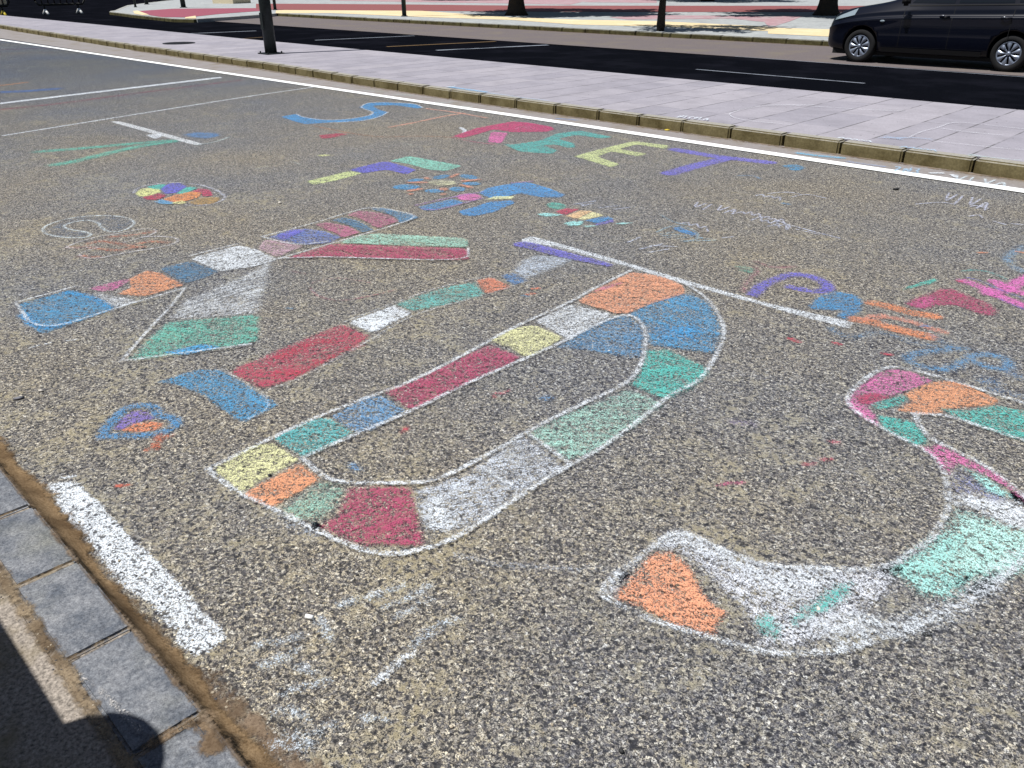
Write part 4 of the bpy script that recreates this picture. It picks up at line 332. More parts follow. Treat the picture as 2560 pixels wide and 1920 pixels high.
('chalk_writing', 'thin white chalk writing reading VIVA in front of the striped bug', 'chalk writing', 'white names scribbled on the asphalt',0, [('stroke', None,(215,220,245),0.95,0.008,0, [(0.016, [(-3.116,5.137),(-3.044,4.962),(-3.053,5.146)]),(0.016, [(-2.974,4.976),(-3.01,5.156)]),(0.016, [(-2.937,5.171),(-2.872,4.996),(-2.876,5.177)]),(0.016, [(-2.816,5.006),(-2.818,5.184),(-2.757,5.018)]),(0.016, [(-2.817,5.079),(-2.781,5.085)]),(0.016, [(-2.746,5.048),(-2.738,5.136),(-2.683,5.047),(-2.702,5.188),(-2.621,5.047),(-2.639,5.183),(-2.56,5.047),(-2.541,5.149),(-2.499,5.046),(-2.485,5.121),(-2.44,5.046),(-2.449,5.158),(-2.381,5.045)])])]),
('chalk_writing', 'faint white chalk writing and loops nearest the edge line at right', 'chalk writing', 'white names scribbled on the asphalt',0, [('stroke', None,(215,220,245),0.95,0.008,0, [(0.016, [(-1.877,6.693),(-1.803,6.366),(-1.817,6.687)]),(0.016, [(-1.731,6.363),(-1.771,6.674)]),(0.016, [(-1.699,6.663),(-1.632,6.347),(-1.642,6.66)]),(0.016, [(-1.577,6.338),(-1.583,6.646),(-1.52,6.334)]),(0.016, [(-1.581,6.463),(-1.545,6.456)]),(0.016, [(-1.929,6.169),(-1.819,6.365),(-1.735,6.353)]),(0.016, [(-1.623,6.37),(-1.603,6.432),(-1.512,6.386)]),(0.016, [(-1.541,6.085),(-1.504,6.182),(-1.464,6.098)]),(0.016, [(-1.279,6.077),(-1.215,6.099)]),(0.016, [(-1.38,6.058),(-1.298,6.02)])])]),
('chalk_writing', 'faint white chalk hatching above the eye drawing', 'chalk writing', 'white names scribbled on the asphalt',0, [('stroke', None,(210,220,245),0.9,0.008,0, [(0.016, [(-3.747,4.452),(-3.687,4.647)]),(0.016, [(-3.666,4.46),(-3.657,4.582)]),(0.016, [(-3.543,4.509),(-3.474,4.664)]),(0.016, [(-3.435,4.546),(-3.375,4.713)]),(0.016, [(-3.744,4.5),(-3.652,4.496)]),(0.016, [(-2.884,3.979),(-2.893,4.124)]),(0.016, [(-2.747,3.913),(-2.706,4.098)]),(0.016, [(-2.665,3.896),(-2.619,4.035)]),(0.016, [(-2.737,4.019),(-2.609,4.108)]),(0.016, [(-2.499,4.463),(-2.465,4.531)])])]),
('chalk_writing', 'white chalk writing fading out between the eye and the violet P', 'chalk writing', 'white names scribbled on the asphalt',0, [('stroke', None,(210,217,242),0.9,0.008,0, [(0.016, [(-2.585,4.974),(-2.588,5.134),(-2.517,4.967),(-2.511,5.071),(-2.449,4.961),(-2.461,5.114),(-2.382,4.955),(-2.364,5.049),(-2.317,4.949)]),(0.016, [(-2.902,5.606),(-2.888,5.693),(-2.834,5.603),(-2.823,5.709),(-2.766,5.6),(-2.763,5.721),(-2.7,5.597)]),(0.016, [(-2.888,4.565),(-2.865,4.635),(-2.807,4.553),(-2.811,4.66),(-2.727,4.542),(-2.738,4.645),(-2.649,4.531)]),(0.016, [(-2.427,4.912),(-2.402,4.992),(-2.358,4.94)]),(0.016, [(-2.425,5.068),(-2.315,5.018),(-2.299,4.921)]),(0.016, [(-2.37,5.042),(-2.143,4.996),(-1.962,4.974)]),(0.016, [(-2.249,4.968),(-2.103,4.962)]),(0.016, [(-2.683,5.737),(-2.651,5.915),(-2.479,5.882)]),(0.016, [(-2.862,5.716),(-2.792,5.857),(-2.695,5.873)])])]),
('chalk_writing', 'scattered broken white chalk strokes on the asphalt in the foreground', 'chalk writing', None,0, [('stroke', None,(225,238,250),0.72,0.02,0, [(0.026, [(-1.437,0.9),(-1.424,0.957),(-1.409,1.005)]),(0.026, [(-1.377,0.909),(-1.365,0.958),(-1.358,1.054)]),(0.026, [(-1.328,0.921),(-1.314,1.008)]),(0.026, [(-1.502,0.605),(-1.471,0.652),(-1.45,0.7)]),(0.026, [(-1.432,0.584),(-1.431,0.615),(-1.415,0.647)]),(0.026, [(-1.425,0.586),(-1.412,0.623),(-1.417,0.672)]),(0.026, [(-1.325,0.57),(-1.304,0.614),(-1.276,0.663)]),(0.026, [(-1.221,0.883),(-1.22,0.928),(-1.222,0.977),(-1.207,1.02)]),(0.026, [(-1.279,0.536),(-1.265,0.558),(-1.239,0.566),(-1.208,0.561)]),(0.026, [(-1.205,0.484),(-1.205,0.509),(-1.184,0.537),(-1.145,0.542),(-1.172,0.512)]),(0.026, [(-1.173,0.554),(-1.168,0.575),(-1.159,0.6)]),(0.026, [(-1.461,0.762),(-1.433,0.761),(-1.378,0.742)]),(0.026, [(-1.466,0.842),(-1.455,0.871)]),(0.026, [(-1.12,0.66),(-1.094,0.692)]),(0.026, [(-1.36,0.643),(-1.312,0.66)])]),('stroke', None,(238,246,255),0.78,0.012,0, [(0.022, [(-1.194,0.814),(-1.199,0.836),(-1.192,0.863)]),(0.022, [(-1.184,0.74),(-1.194,0.769),(-1.193,0.796)]),(0.022, [(-1.193,0.751),(-1.182,0.766)]),(0.022, [(-1.354,0.649),(-1.34,0.653)]),(0.022, [(-1.436,0.907),(-1.429,0.937)])])]),
('chalk_drawing', 'long faint white chalk line below the big D leading to the S', 'chalk drawing', None,0, [('stroke', None,(215,225,240),0.5,0.014,0, [(0.022, [(-1.411,1.187),(-1.332,1.227),(-1.248,1.267)]),(0.022, [(-1.255,1.274),(-1.15,1.354),(-1.056,1.446),(-1.01,1.45)])])]),
('chalk_drawing', 'faint white sweeping chalk smudges left of the crimson D block', 'chalk drawing', None,0, [('stroke', None,(210,225,245),0.42,0.03,0, [(0.03, [(-1.924,0.857),(-1.909,0.888)]),(0.03, [(-1.938,0.933),(-1.848,0.939),(-1.771,0.943)]),(0.03, [(-1.825,0.953),(-1.77,0.975)])])]),
('chalk_drawing', 'three faint white chalk spots below the blue square of the K', 'chalk drawing', None,0, [('spot', None,(238,246,255),0.68,0.008,0, [(0.022, [(-3.879,0.822),(-3.88,0.856)]),(0.022, [(-3.874,0.889),(-3.873,0.909)]),(0.022, [(-3.839,0.968),(-3.826,0.999)])])]),
('road_marking', 'short worn white painted dash beside the near kerb, full of holes', 'road marking', 'white painted road markings',0, [('paint', None,(238,246,255),0.9,0.012,0, [(0, [(-2.632,0.482),(-2.652,0.5),(-2.614,0.556),(-2.57,0.57),(-2.488,0.565),(-2.424,0.574),(-2.324,0.568),(-2.245,0.571),(-2.194,0.565),(-2.058,0.576),(-1.997,0.577),(-1.913,0.576),(-1.817,0.577),(-1.715,0.57),(-1.641,0.577),(-1.58,0.567),(-1.57,0.518),(-1.584,0.483),(-1.635,0.471),(-1.674,0.477),(-1.697,0.494),(-1.797,0.496),(-1.968,0.462),(-2.045,0.461),(-2.11,0.467),(-2.189,0.471),(-2.271,0.475),(-2.332,0.463),(-2.391,0.47),(-2.513,0.471),(-2.565,0.492),(-2.606,0.488)])]),('paint', None,(238,246,255),0.7,0.01,0, [(0.02, [(-2.654,0.54),(-2.637,0.572)]),(0.02, [(-1.823,0.489),(-1.761,0.49),(-1.717,0.491)])])]),
('chalk_writing', 'pale blue chalk characters in the gutter below the median kerb', 'chalk writing', 'chalk writing along the median kerb',0.006, [('stroke', None,(170,215,250),0.85,0.008,0, [(0.022, [(-2.52,7.318),(-2.513,7.366),(-2.476,7.3),(-2.478,7.157),(-2.439,7.161)]),(0.022, [(-2.399,7.156),(-2.454,7.368),(-2.356,7.166),(-2.411,7.372)]),(0.022, [(-2.376,7.37),(-2.338,7.372),(-2.339,7.289),(-2.301,7.229),(-2.306,7.166),(-2.331,7.187)])])]),
('chalk_writing', 'white chalk writing VIVA in the gutter at the right edge', 'chalk writing', 'chalk writing along the median kerb',0.006, [('stroke', None,(225,240,250),0.9,0.008,0, [(0.02, [(-2.035,7.353),(-1.968,7.143),(-1.962,7.358)]),(0.02, [(-1.883,7.152),(-1.911,7.359)]),(0.02, [(-1.822,7.363),(-1.761,7.16),(-1.752,7.369)]),(0.02, [(-1.695,7.165),(-1.684,7.371),(-1.627,7.172)]),(0.02, [(-1.69,7.246),(-1.65,7.252)])]),('stroke', None,(238,246,255),0.95,0.008,0, [(0.045, [(-2.211,7.27),(-2.148,7.329)]),(0.045, [(-2.063,7.32),(-2.013,7.251)])])]),
('chalk_drawing', 'light blue chalk band in the gutter below the kerb', 'chalk drawing', 'chalk writing along the median kerb',0.006, [('stroke', None,(110,190,230),0.8,0.02,0, [(0.08, [(-3.41,7.317),(-3.259,7.311),(-3.029,7.383)])]),('stroke', None,(150,175,220),0.55,0.02,0, [(0.06, [(-2.926,7.272),(-2.842,7.249),(-2.607,7.272)])]),('stroke', None,(100,150,215),0.6,0.02,0, [(0.06, [(-6.414,7.301),(-6.164,7.361)])])]),
('chalk_drawing', 'pale chalk smears in the gutter left of the crimson R', 'chalk drawing', 'chalk writing along the median kerb',0.006, [('stroke', None,(200,215,210),0.55,0.02,0, [(0.06, [(-11.008,7.315),(-10.787,7.458)]),(0.06, [(-10.259,7.289),(-9.848,7.399)]),(0.06, [(-9.475,7.316),(-9.246,7.443)]),(0.06, [(-8.431,7.188),(-8.313,7.368)]),(0.06, [(-8.018,7.143),(-7.828,7.25)])])]),
('chalk_writing', 'small crisp white chalk name on the median kerb left of the white loop', 'chalk writing', 'chalk writing along the median kerb',0.124, [('stroke', None,(230,240,250),0.9,0.008,0, [(0.02, [(-5.002,7.659),(-5.056,7.805),(-4.965,7.666),(-5.022,7.813)]),(0.02, [(-4.931,7.672),(-4.984,7.813)]),(0.02, [(-4.887,7.803),(-4.914,7.816),(-4.911,7.75),(-4.865,7.678),(-4.85,7.693)]),(0.02, [(-4.807,7.694),(-4.848,7.758),(-4.857,7.829),(-4.813,7.762),(-4.808,7.693)]),(0.02, [(-4.81,7.831),(-4.76,7.691),(-4.728,7.69)]),(0.02, [(-4.704,7.699),(-4.729,7.839),(-4.659,7.698)]),(0.02, [(-4.717,7.76),(-4.69,7.763)])])]),
('chalk_writing', 'short row of scribbled white chalk letters on top of the median kerb', 'chalk writing', 'chalk writing along the median kerb',0.124, [('stroke', None,(225,240,250),0.9,0.008,0, [(0.02, [(-3.212,7.643),(-3.208,7.742),(-3.15,7.648),(-3.136,7.733),(-3.088,7.653),(-3.074,7.732),(-3.027,7.657),(-3.008,7.726),(-2.966,7.662),(-2.956,7.737),(-2.906,7.666)])])]),
('chalk_writing', 'light blue chalk writing on top of the median kerb right of the scribbled white letters', 'chalk writing', 'chalk writing along the median kerb',0.124, [('stroke', None,(170,210,240),0.85,0.008,0, [(0.02, [(-2.614,7.584),(-2.601,7.686),(-2.554,7.59),(-2.532,7.695),(-2.494,7.595),(-2.474,7.687),(-2.435,7.6),(-2.418,7.694),(-2.377,7.605),(-2.364,7.708),(-2.319,7.61)])]),('stroke', None,(190,225,220),0.6,0.015,0, [(0.03, [(-2.058,7.616),(-1.686,7.705)]),(0.03, [(-2.068,7.674),(-1.916,7.65)])])]),
('chalk_drawing', 'light blue chalk patch on the median kerb above the crimson R', 'chalk drawing', 'chalk writing along the median kerb',0.124, [('stroke', None,(110,185,230),0.8,0.03,0, [(0.1, [(-8.804,7.771),(-8.494,7.747),(-8.066,7.728)])]),('stroke', None,(170,205,230),0.5,0.04,0, [(0.08, [(-8.024,7.688),(-7.525,7.684)]),(0.08, [(-7.487,7.645),(-6.914,7.67)])]),('stroke', None,(238,246,255),0.8,0.008,0, [(0.05, [(-8.84,7.739),(-8.824,7.875)])])]),
('chalk_drawing', 'thin white chalk loop drawn on the median paving', 'chalk drawing', 'thin white chalk lines on the median paving',0.124, [('stroke', None,(240,244,252),0.6,0.008,0, [(0.02, [(-4.359,9.539),(-4.513,9.397),(-4.755,9.176),(-4.8,8.704),(-4.76,8.375),(-4.711,8.224),(-4.564,8.059),(-4.337,7.98),(-4.127,8.017),(-3.881,8.058)]),(0.02, [(-4.711,9.096),(-4.564,9.32),(-4.295,9.415),(-3.809,9.556),(-3.371,9.759)])])]),
('chalk_drawing', 'white chalk rectangle lines on the median paving at the right', 'chalk drawing', 'thin white chalk lines on the median paving',0.124, [('stroke', None,(240,244,252),0.55,0.008,0, [(0.02, [(-2.741,8.082),(-2.78,8.599),(-2.732,8.87),(-2.762,9.392),(-2.428,9.387),(-2.057,9.377)]),(0.02, [(-2.724,8.878),(-2.463,8.805),(-2.149,8.855)]),(0.02, [(-2.496,8.094),(-2.151,8.126),(-1.756,8.206)])]),('stroke', None,(160,200,240),0.6,0.02,0, [(0.05, [(-2.926,7.951),(-2.819,8.009),(-2.713,8.149),(-2.563,8.167)]),(0.05, [(-2.918,8.041),(-2.757,7.986)])])]),
('chalk_drawing', 'two faint pink and white chalk specks on the kerb face', 'chalk drawing', 'chalk writing along the median kerb',0.124, [('stroke', None,(200,120,130),0.5,0.02,0, [(0.05, [(-12.561,7.767),(-12.459,7.858)])])]),
]

def build_art():
    cnt = 0
    for name, label, cat, group, z0, parts in ART:
        if z0 > 0: parts = [(a1, a2, a3, a4+.15, a5, a6, a7) for a1, a2, a3, a4, a5, a6, a7 in parts]
        mat = M['paint'] if name == 'road_marking' else M['chalk']
        allp = [p for pt in parts for it in pt[6] for p in it[1]]
        c = (sum(p[0] for p in allp)/len(allp), sum(p[1] for p in allp)/len(allp))
        base = z0+.0025+(cnt % 5)*.0001; cnt += 1
        if name == 'road_marking': base = z0+.0015
        if len(parts) == 1 and len(parts[0][6]) == 1:
            pn, pl, col, s, w, a, items = parts[0]
            o = field(name, items, col, s, w, a, base, mat, None)
            tag(o, label, cat, group); continue
        root = empty(name, (c[0], c[1], z0)); tag(root, label, cat, group)
        parts = [(pn, pl, col, s, w, a, [it]) for pn, pl, col, s, w, a, items in parts for it in items]
        for k, (pn, pl, col, s, w, a, items) in enumerate(parts):
            o = field(pn, items, col, s, w, a, base+(.0005 if len(parts) < 30 else .00015)*k, mat, root)
            o.matrix_parent_inverse = Matrix.Translation((-c[0], -c[1], -z0))
            if pl: o['label'] = pl
build_art()

# ---------------------------------------------------------------- setting
def paving_mat(name, col, spacing, jx=True, jy=None, joint=(.1, .095, .1), var=.12, dirt=None, jw=.012, weak=.35):
    m = N(name); P = m.pos(); s = m.n('SeparateXYZ'); m.l(P, s.inputs[0])
    n1 = m.noise(P, 45, 5, .7); n2 = m.noise(P, 3.0, 4, .6); n3 = m.noise(P, 5, 2, .5)
    c = m.mix(m.mp(n1.outputs[0], .3, .7), tuple(v*(1-var) for v in col), tuple(v*(1+var) for v in col))
    c = m.mix(m.mp(n2.outputs[0], .4, .7, 0, .5), c, dirt or tuple(v*.68 for v in col))
    wn = m.n('TexWhiteNoise', noise_dimensions='2D'); cb = m.n('CombineXYZ')
    m.l(m.math('FLOOR', m.math('DIVIDE', m.math('ADD', s.outputs[0], 100.045), spacing)), cb.inputs[0]); m.l(m.math('FLOOR', m.math('DIVIDE', m.math('ADD', s.outputs[1], 100.045), jy or 9.0)), cb.inputs[1]); m.l(cb.outputs[0], wn.inputs['Vector'])
    c = m.mix(1.0, c, m.mix(wn.outputs['Value'], (.88, .88, .9), (1.07, 1.06, 1.05)), 'MULTIPLY')
    v9 = m.vor(P, 7); c = m.mix(m.mp(v9.outputs['Distance'], .07, .04), c, (.06, .055, .05))
    def lines(ax, sp, wid):
        f = m.math('ABSOLUTE', m.math('SUBTRACT', m.math('FRACT', m.math('DIVIDE', m.math('ADD', s.outputs[ax], 100.045), sp)), .5))
        return m.mp(m.math('MULTIPLY', m.math('SUBTRACT', .5, f), sp), wid*.5, wid, 1, 0)
    mask = lines(0, spacing, jw)
    mask = m.math('MULTIPLY', mask, m.mp(n3.outputs[0], weak, weak+.2, .1, .9))
    if jy:
        m2 = m.math('MULTIPLY', lines(1, jy, jw), m.mp(n3.outputs[0], .45, .65, .05, .6)); mask = m.math('MAXIMUM', mask, m2)
    c = m.mix(mask, c, joint)
    return m.out(c, .9, m.math('SUBTRACT', n1.outputs[0], mask), .25, .004)
M['median'] = paving_mat('grey_lilac_paving', (.315, .30, .335), .46, jy=.95)
def kerb_mat(name, top, face, deep):  # upright faces painted darker than tops: shade mixed with olive dirt
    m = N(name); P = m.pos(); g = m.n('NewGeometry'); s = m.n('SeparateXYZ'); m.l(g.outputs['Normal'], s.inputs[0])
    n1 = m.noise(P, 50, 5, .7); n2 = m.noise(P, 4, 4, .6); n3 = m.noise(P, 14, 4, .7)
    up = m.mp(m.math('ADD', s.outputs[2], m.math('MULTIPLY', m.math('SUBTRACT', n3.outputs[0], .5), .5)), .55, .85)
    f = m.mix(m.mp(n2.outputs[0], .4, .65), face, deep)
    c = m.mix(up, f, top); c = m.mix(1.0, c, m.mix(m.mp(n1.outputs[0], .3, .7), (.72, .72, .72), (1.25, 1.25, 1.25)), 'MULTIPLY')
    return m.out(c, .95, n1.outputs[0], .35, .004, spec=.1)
M['kerb'] = kerb_mat('olive_kerb_stain_and_shade', (.30, .285, .25), (.185, .155, .08), (.10, .08, .036))
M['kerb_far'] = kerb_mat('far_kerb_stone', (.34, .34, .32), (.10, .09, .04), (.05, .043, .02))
def slab_mat():
    m = N('dusty_dark_slab'); P = m.pos(); n1 = m.noise(P, 130, 5, .85); n2 = m.noise(P, 14, 6, .75); n3 = m.noise(P, 3.2, 4, .6); n4 = m.noise(P, 22, 5, .75, 1.2); v = m.vor(P, 210)
    c = m.mix(m.mp(n2.outputs[0], .35, .65), (.085, .095, .115), (.20, .205, .22))
    c = m.mix(m.mp(n3.outputs[0], .5, .75, 0, .55), c, (.17, .165, .12))
    c = m.mix(1.0, c, m.mix(m.mp(n1.outputs[0], .32, .68), (.35, .36, .4), (1.75, 1.75, 1.7)), 'MULTIPLY')
    c = m.mix(m.math('MULTIPLY', m.mp(v.outputs['Distance'], .16, .10), m.mp(n2.outputs[0], .45, .7)), c, (.42, .42, .40))
    ln = m.math('ABSOLUTE', m.math('SUBTRACT', n4.outputs[0], .5)); c = m.mix(m.math('MULTIPLY', m.mp(ln, .006, .0), m.mp(n3.outputs[0], .45, .6, 0, .5)), c, (.36, .35, .33))
    return m.out(c, .9, n1.outputs[0], .5, .003)
M['slab'] = slab_mat()
M['footway'] = simple('sandy_rough_concrete', (.27, .235, .20), .75, 110, .95, .6, dirt=(.2, .16, .09), dirt_scale=6)
M['newroad'] = simple('fresh_black_asphalt', (.0035, .004, .006), .6, 60, 1.0, .35, dirt=(.009, .0095, .014), dirt_scale=.8, spec=0.0)
M['oldroad'] = simple('old_brown_grey_asphalt', (.13, .11, .11), .3, 45, .95, .3, dirt=(.16, .135, .105), dirt_scale=1.2)
M['gutter'] = simple('dusty_gutter_concrete', (.24, .22, .215), .2, 60, .95, .2, dirt=(.18, .15, .11), dirt_scale=3)
M['cream'] = simple('cream_paving', (.62, .50, .30), .12, 8, .9, .1, dirt=(.70, .60, .42), dirt_scale=1.0)
M['palegrey'] = simple('pale_grey_paving', (.33, .345, .345), .25, 6, .9, .1, dirt=(.25, .26, .27), dirt_scale=1.0)
M['pinkpave'] = simple('pink_paving', (.36, .22, .24), .25, 6, .9, .1, dirt=(.36, .36, .36), dirt_scale=1.6)
M['red'] = simple('red_cycle_path', (.22, .075, .075), .1, 8, .9, .1)
M['crimson_pave'] = simple('crimson_paving', (.26, .07, .10), .15, 10, .9, .1)
M['white'] = simple('white_road_paint', (.86, .87, .86), .06, 30, .8, .1, dirt=(.7, .7, .68))
M['faded'] = simple('faded_white_paint', (.20, .22, .26), .35, 25, .8, .1, dirt=(.05, .055, .07), dirt_scale=2)
M['ochre'] = simple('faded_ochre_paint', (.13, .08, .035), .35, 25, .8, .1)

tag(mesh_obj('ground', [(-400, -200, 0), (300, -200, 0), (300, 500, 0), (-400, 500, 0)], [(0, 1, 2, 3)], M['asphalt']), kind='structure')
MR = [(60, 10.75), (-20, 10.8), (-45, 11.3), (-80, 12.2)]                  # rear edge of the median
MF = [(60, 7.53), (-6, 7.535), (-8, 7.56), (-11, 7.68), (-14, 7.88), (-20, 8.05), (-30, 8.6), (-45, 9.6), (-80, 12.0)]
GUTF = [(60, 7.2), (-6, 7.2), (-14, 7.2), (-20, 7.22), (-45, 7.5), (-80, 8.0)]
sheet('gutter', [(x, y) for x, y in GUTF]+[(x, y+.02) for x, y in MF[::-1]], .004, M['gutter'])
# kerb of bevelled stones with open joints
def kerb_run(name, line, h, depth, length, mat, side=1, bev=.016):
    bm = bmesh.new(); L = 0; pts = [Vector((x, y, 0)) for x, y in line]
    for a, b in zip(pts, pts[1:]):
        d = (b-a); ln = d.length; d.normalize(); nrm = Vector((-d.y, d.x, 0))*side; n = max(1, round(ln/length))
        for i in range(n):
            g = .006+random.random()*.007; s0 = ln*i/n+g; s1 = ln*(i+1)/n-g; w = random.uniform(-.006, .006)
            fr = Matrix(((d.x, nrm.x, 0, a.x), (d.y, nrm.y, 0, a.y), (0, 0, 1, 0), (0, 0, 0, 1)))
            vs = box(bm, s0, s1, w, depth, -.05, h+random.uniform(-.003, .003), fr)
            es = set(e for v in vs for e in v.link_edges)
            bmesh.ops.bevel(bm, geom=list(es), offset=bev, segments=3, affect='EDGES', clamp_overlap=True)
    return tag(bm_obj(name, bm, mat), kind='structure')
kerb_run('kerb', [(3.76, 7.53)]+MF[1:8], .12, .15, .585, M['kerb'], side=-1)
off = .146
slab('median', [(60, 7.53+off)]+[(x, y+off) for x, y in MF[1:]]+[(x, y) for x, y in MR[::-1]], -.05, .116, M['median'])
M['joint'] = simple('dark_joint_dirt', (.028, .022, .014), .4, 60, 1.0, .4)
slab('kerb_bed', [(60, 7.585)]+[(x, y+.055) for x, y in MF[1:]]+[(x, y+off+.01) for x, y in MF[::-1]], -.05, .07, M['joint'])
# the white edge line
def band(name, label, line, w, z, mat, group='white painted road markings'):
    v = []; f = []
    for i, (x, y) in enumerate(line): v += [(x, y-w/2, z), (x, y+w/2, z)]
    for i in range(len(line)-1): f.append((2*i, 2*i+1, 2*i+3, 2*i+2))
    o = mesh_obj(name, v, [q[::-1] if line[0][0] < line[1][0] else q for q in f], mat); return tag(o, label, 'road marking', group)
EL = [(4, 7.135), (-8, 7.13), (-14, 7.10), (-25, 7.08), (-45, 7.0), (-80, 6.6)]
o = field('road_marking', [(.135, EL)], (250, 252, 250), 1.0, .012, 0, .0075, M['paint'], None) if False else band('road_marking', 'long bright white edge line along the median kerb', EL, .14, .0075, M['edge'] if 'edge' in M else M['white'])

# far carriageway
sheet('road', [(60, 10.7), (60, 15.55), (-32, 15.7), (-33, 60), (-140, 90), (-140, 14), (-80, 12.1), (-45, 11.2), (-20, 10.75)], .004, M['newroad'])
sheet('parking_lane', [(60, 15.5), (60, 19.6), (-35, 19.8), (-31.5, 15.7)], .008, M['oldroad'])
ISL = [(-57.8, 26.4), (-53.5, 23.1), (-49.2, 19.95), (-44.3, 17.5), (-42.0, 16.4), (-41.3, 15.9), (-40.4, 15.5), (-38.45, 15.22), (-36.37, 14.89), (-31.63, 14.38), (-30.7, 14.75), (-31.3, 16.25), (-32.12, 18.3), (-33.0, 19.5)]
FAR = ISL+[(-8, 19.35), (60, 19.3)]
slab('far_pavement', [(60, 19.45), (60, 300), (-300, 300), (-120, 70)]+[(x, y+.13) for x, y in ISL]+[(-8, 19.5)], -.05, .118, M['palegrey'])
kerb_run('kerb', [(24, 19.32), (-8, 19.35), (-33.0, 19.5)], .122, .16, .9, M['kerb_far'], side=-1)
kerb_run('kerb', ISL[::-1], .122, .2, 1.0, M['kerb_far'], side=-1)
PLACES = {'cream': [(-32.879, 19.415), (-35.607, 21.064), (-37.119, 24.998), (-31.711, 25.348), (-22.474, 22.965), (-19.403, 23.25), (-16.87, 24.1), (-12.587, 23.642), (-12.305, 23.121), (-9.547, 23.735), (-5.672, 23.055), (-4.928, 20.209), (-8.174, 20.418), (-9.253, 20.69), (-11.014, 20.738), (-11.527, 21.685), (-15.091, 21.578), (-17.569, 20.836), (-21.167, 21.629), (-25.578, 21.088), (-31.219, 20.997)], 'pinkband': [(-19.7, 25.167), (-19.959, 27.344), (-15.823, 29.62), (-15.734, 29.455), (-14.766, 30.218), (-13.556, 26.967), (-12.518, 23.931), (-12.674, 23.803), (-13.873, 25.777), (-15.851, 27.136), (-18.265, 24.369)], 'pinkfar': [(-47.245, 31.866), (-33.741, 34.483), (-33.741, 34.483), (-29.931, 34.89), (-32.239, 38.581), (-27.958, 39.817), (-34.333, 48.854), (-42.284, 45.537), (-52.225, 35.244)], 'red': [(-45.256, 25.556), (-44.262, 26.44), (-37.61, 29.8), (-31.347, 32.036), (-21.022, 39.222), (-15.294, 43.074), (-11.469, 45.224), (-9.18, 36.469), (-12.722, 35.972), (-17.523, 32.759), (-23.027, 28.78), (-26.104, 26.676), (-30.836, 24.411), (-36.001, 21.466), (-37.482, 21.127)], 'island_red': [(-40.158, 16.746), (-41.689, 19.089), (-39.04, 22.014), (-39.542, 22.476), (-35.71, 20.416), (-34.883, 18.882), (-34.161, 17.575), (-32.215, 15.234), (-33.205, 14.688), (-36.149, 15.332)], 'island_cream1': [(-40.38, 16.576), (-40.623, 16.89), (-35.695, 15.278), (-35.709, 14.999), (-37.367, 15.365)], 'island_cream2': [(-32.287, 15.176), (-33.311, 16.097), (-31.046, 15.006), (-31.378, 14.741)], 'm1': [(-24.775, 10.643), (-24.283, 13.615), (-24.431, 13.64), (-24.923, 10.667)], 'm2': [(-19.428, 12.545), (-18.78, 15.356), (-18.897, 15.383), (-19.545, 12.572)], 'm3': [(-16.294, 12.472), (-15.543, 15.336), (-15.678, 15.372), (-16.429, 12.508)], 'm4': [(-14.601, 12.561), (-13.756, 15.338), (-13.918, 15.387), (-14.763, 12.611)], 'm5': [(-8.185, 12.954), (-5.176, 12.923), (-5.175, 12.993), (-8.184, 13.024)], 'm6': [(-8.956, 15.607), (-3.656, 15.439), (-3.655, 15.489), (-8.954, 15.657)], 'm7': [(-21.304, 10.808), (-21.573, 12.286), (-21.662, 12.27), (-21.393, 10.792)], 'b1': (-1.488, 0.753), 'b2': (-0.547, 1.707), 'b3': (-0.31, 1.816), 'b4': (-3.381, 0.624), 'b5': (-5.028, 7.521), 'b6': (-2.164, 1.033), 'b7': (-1.483, 2.131), 'b8': (-5.348, 2.994), 'b9': (-3.382, 0.709), 'b10': (-2.212, 6.526), 'b11': (-0.656, 0.999), 'b12': (-1.957, 2.611), 'post': (-15.54, 8.962), 'bo1': (-45.548, 18.863), 'bo2': (-49.705, 21.248), 'bo3': (-42.866, 20.155), 'bo4': (-36.172, 21.36), 'planter': (-47.625, 25.358), 'barrier': (-42.379, 14.228), 'barrier2': (-42.1, 11.0), 'treeA': (-23.647, 24.408), 'treeB': (-13.833, 19.971), 'treeC': (-14.505, 31.58), 'treeD': (-26.312, 21.024), 'offA': (-0.68, 1.58), 'offB': (-0.07, 0.38), 'offC': (-0.7, 0.05), 'treeE': (-27.85692676629781, 44.6646941707441), 'treeF': (-43.365606996441635, 38.52492631750463), 'car': (-6.663, 16.073), 'wb': (2.534, 0)}
def pl(k): return PLACES[k]
sheet('cream_path', pl('cream'), .124, M['cream'])
sheet('pink_path', pl('pinkband'), .123, M['pinkpave'])
sheet('pink_path', pl('pinkfar'), .123, M['pinkpave'])
sheet('cycle_path', pl('red'), .127, M['red'])
sheet('island_paving', pl('island_red'), .126, M['crimson_pave'])
sheet('cream_path', pl('island_cream1'), .129, M['cream'])
sheet('cream_path', pl('island_cream2'), .129, M['cream'])
def quadmark(key, label, mat):
    o = sheet('road_marking', pl(key), .013, mat); o.pop('kind', None) if False else None
    del o['kind']; tag(o, label, 'road marking', 'faded markings on the black road')
quadmark('m1', 'pale blue oblique line on the black road left of the dark pole', M['faded'])
quadmark('m2', 'pale oblique line on the black road just right of the dark pole', M['faded'])
quadmark('m3', 'ochre oblique line on the black road', M['ochre'])
quadmark('m4', 'broad pale oblique line right of the ochre one on the black road', M['faded'])
quadmark('m5', 'thin white lane dash on the black road nearest the car', M['faded'])
quadmark('m6', 'dotted pale line beside the parked dark car', M['faded'])
quadmark('m7', 'thin ochre line on the black road left of the dark pole', M['ochre'])

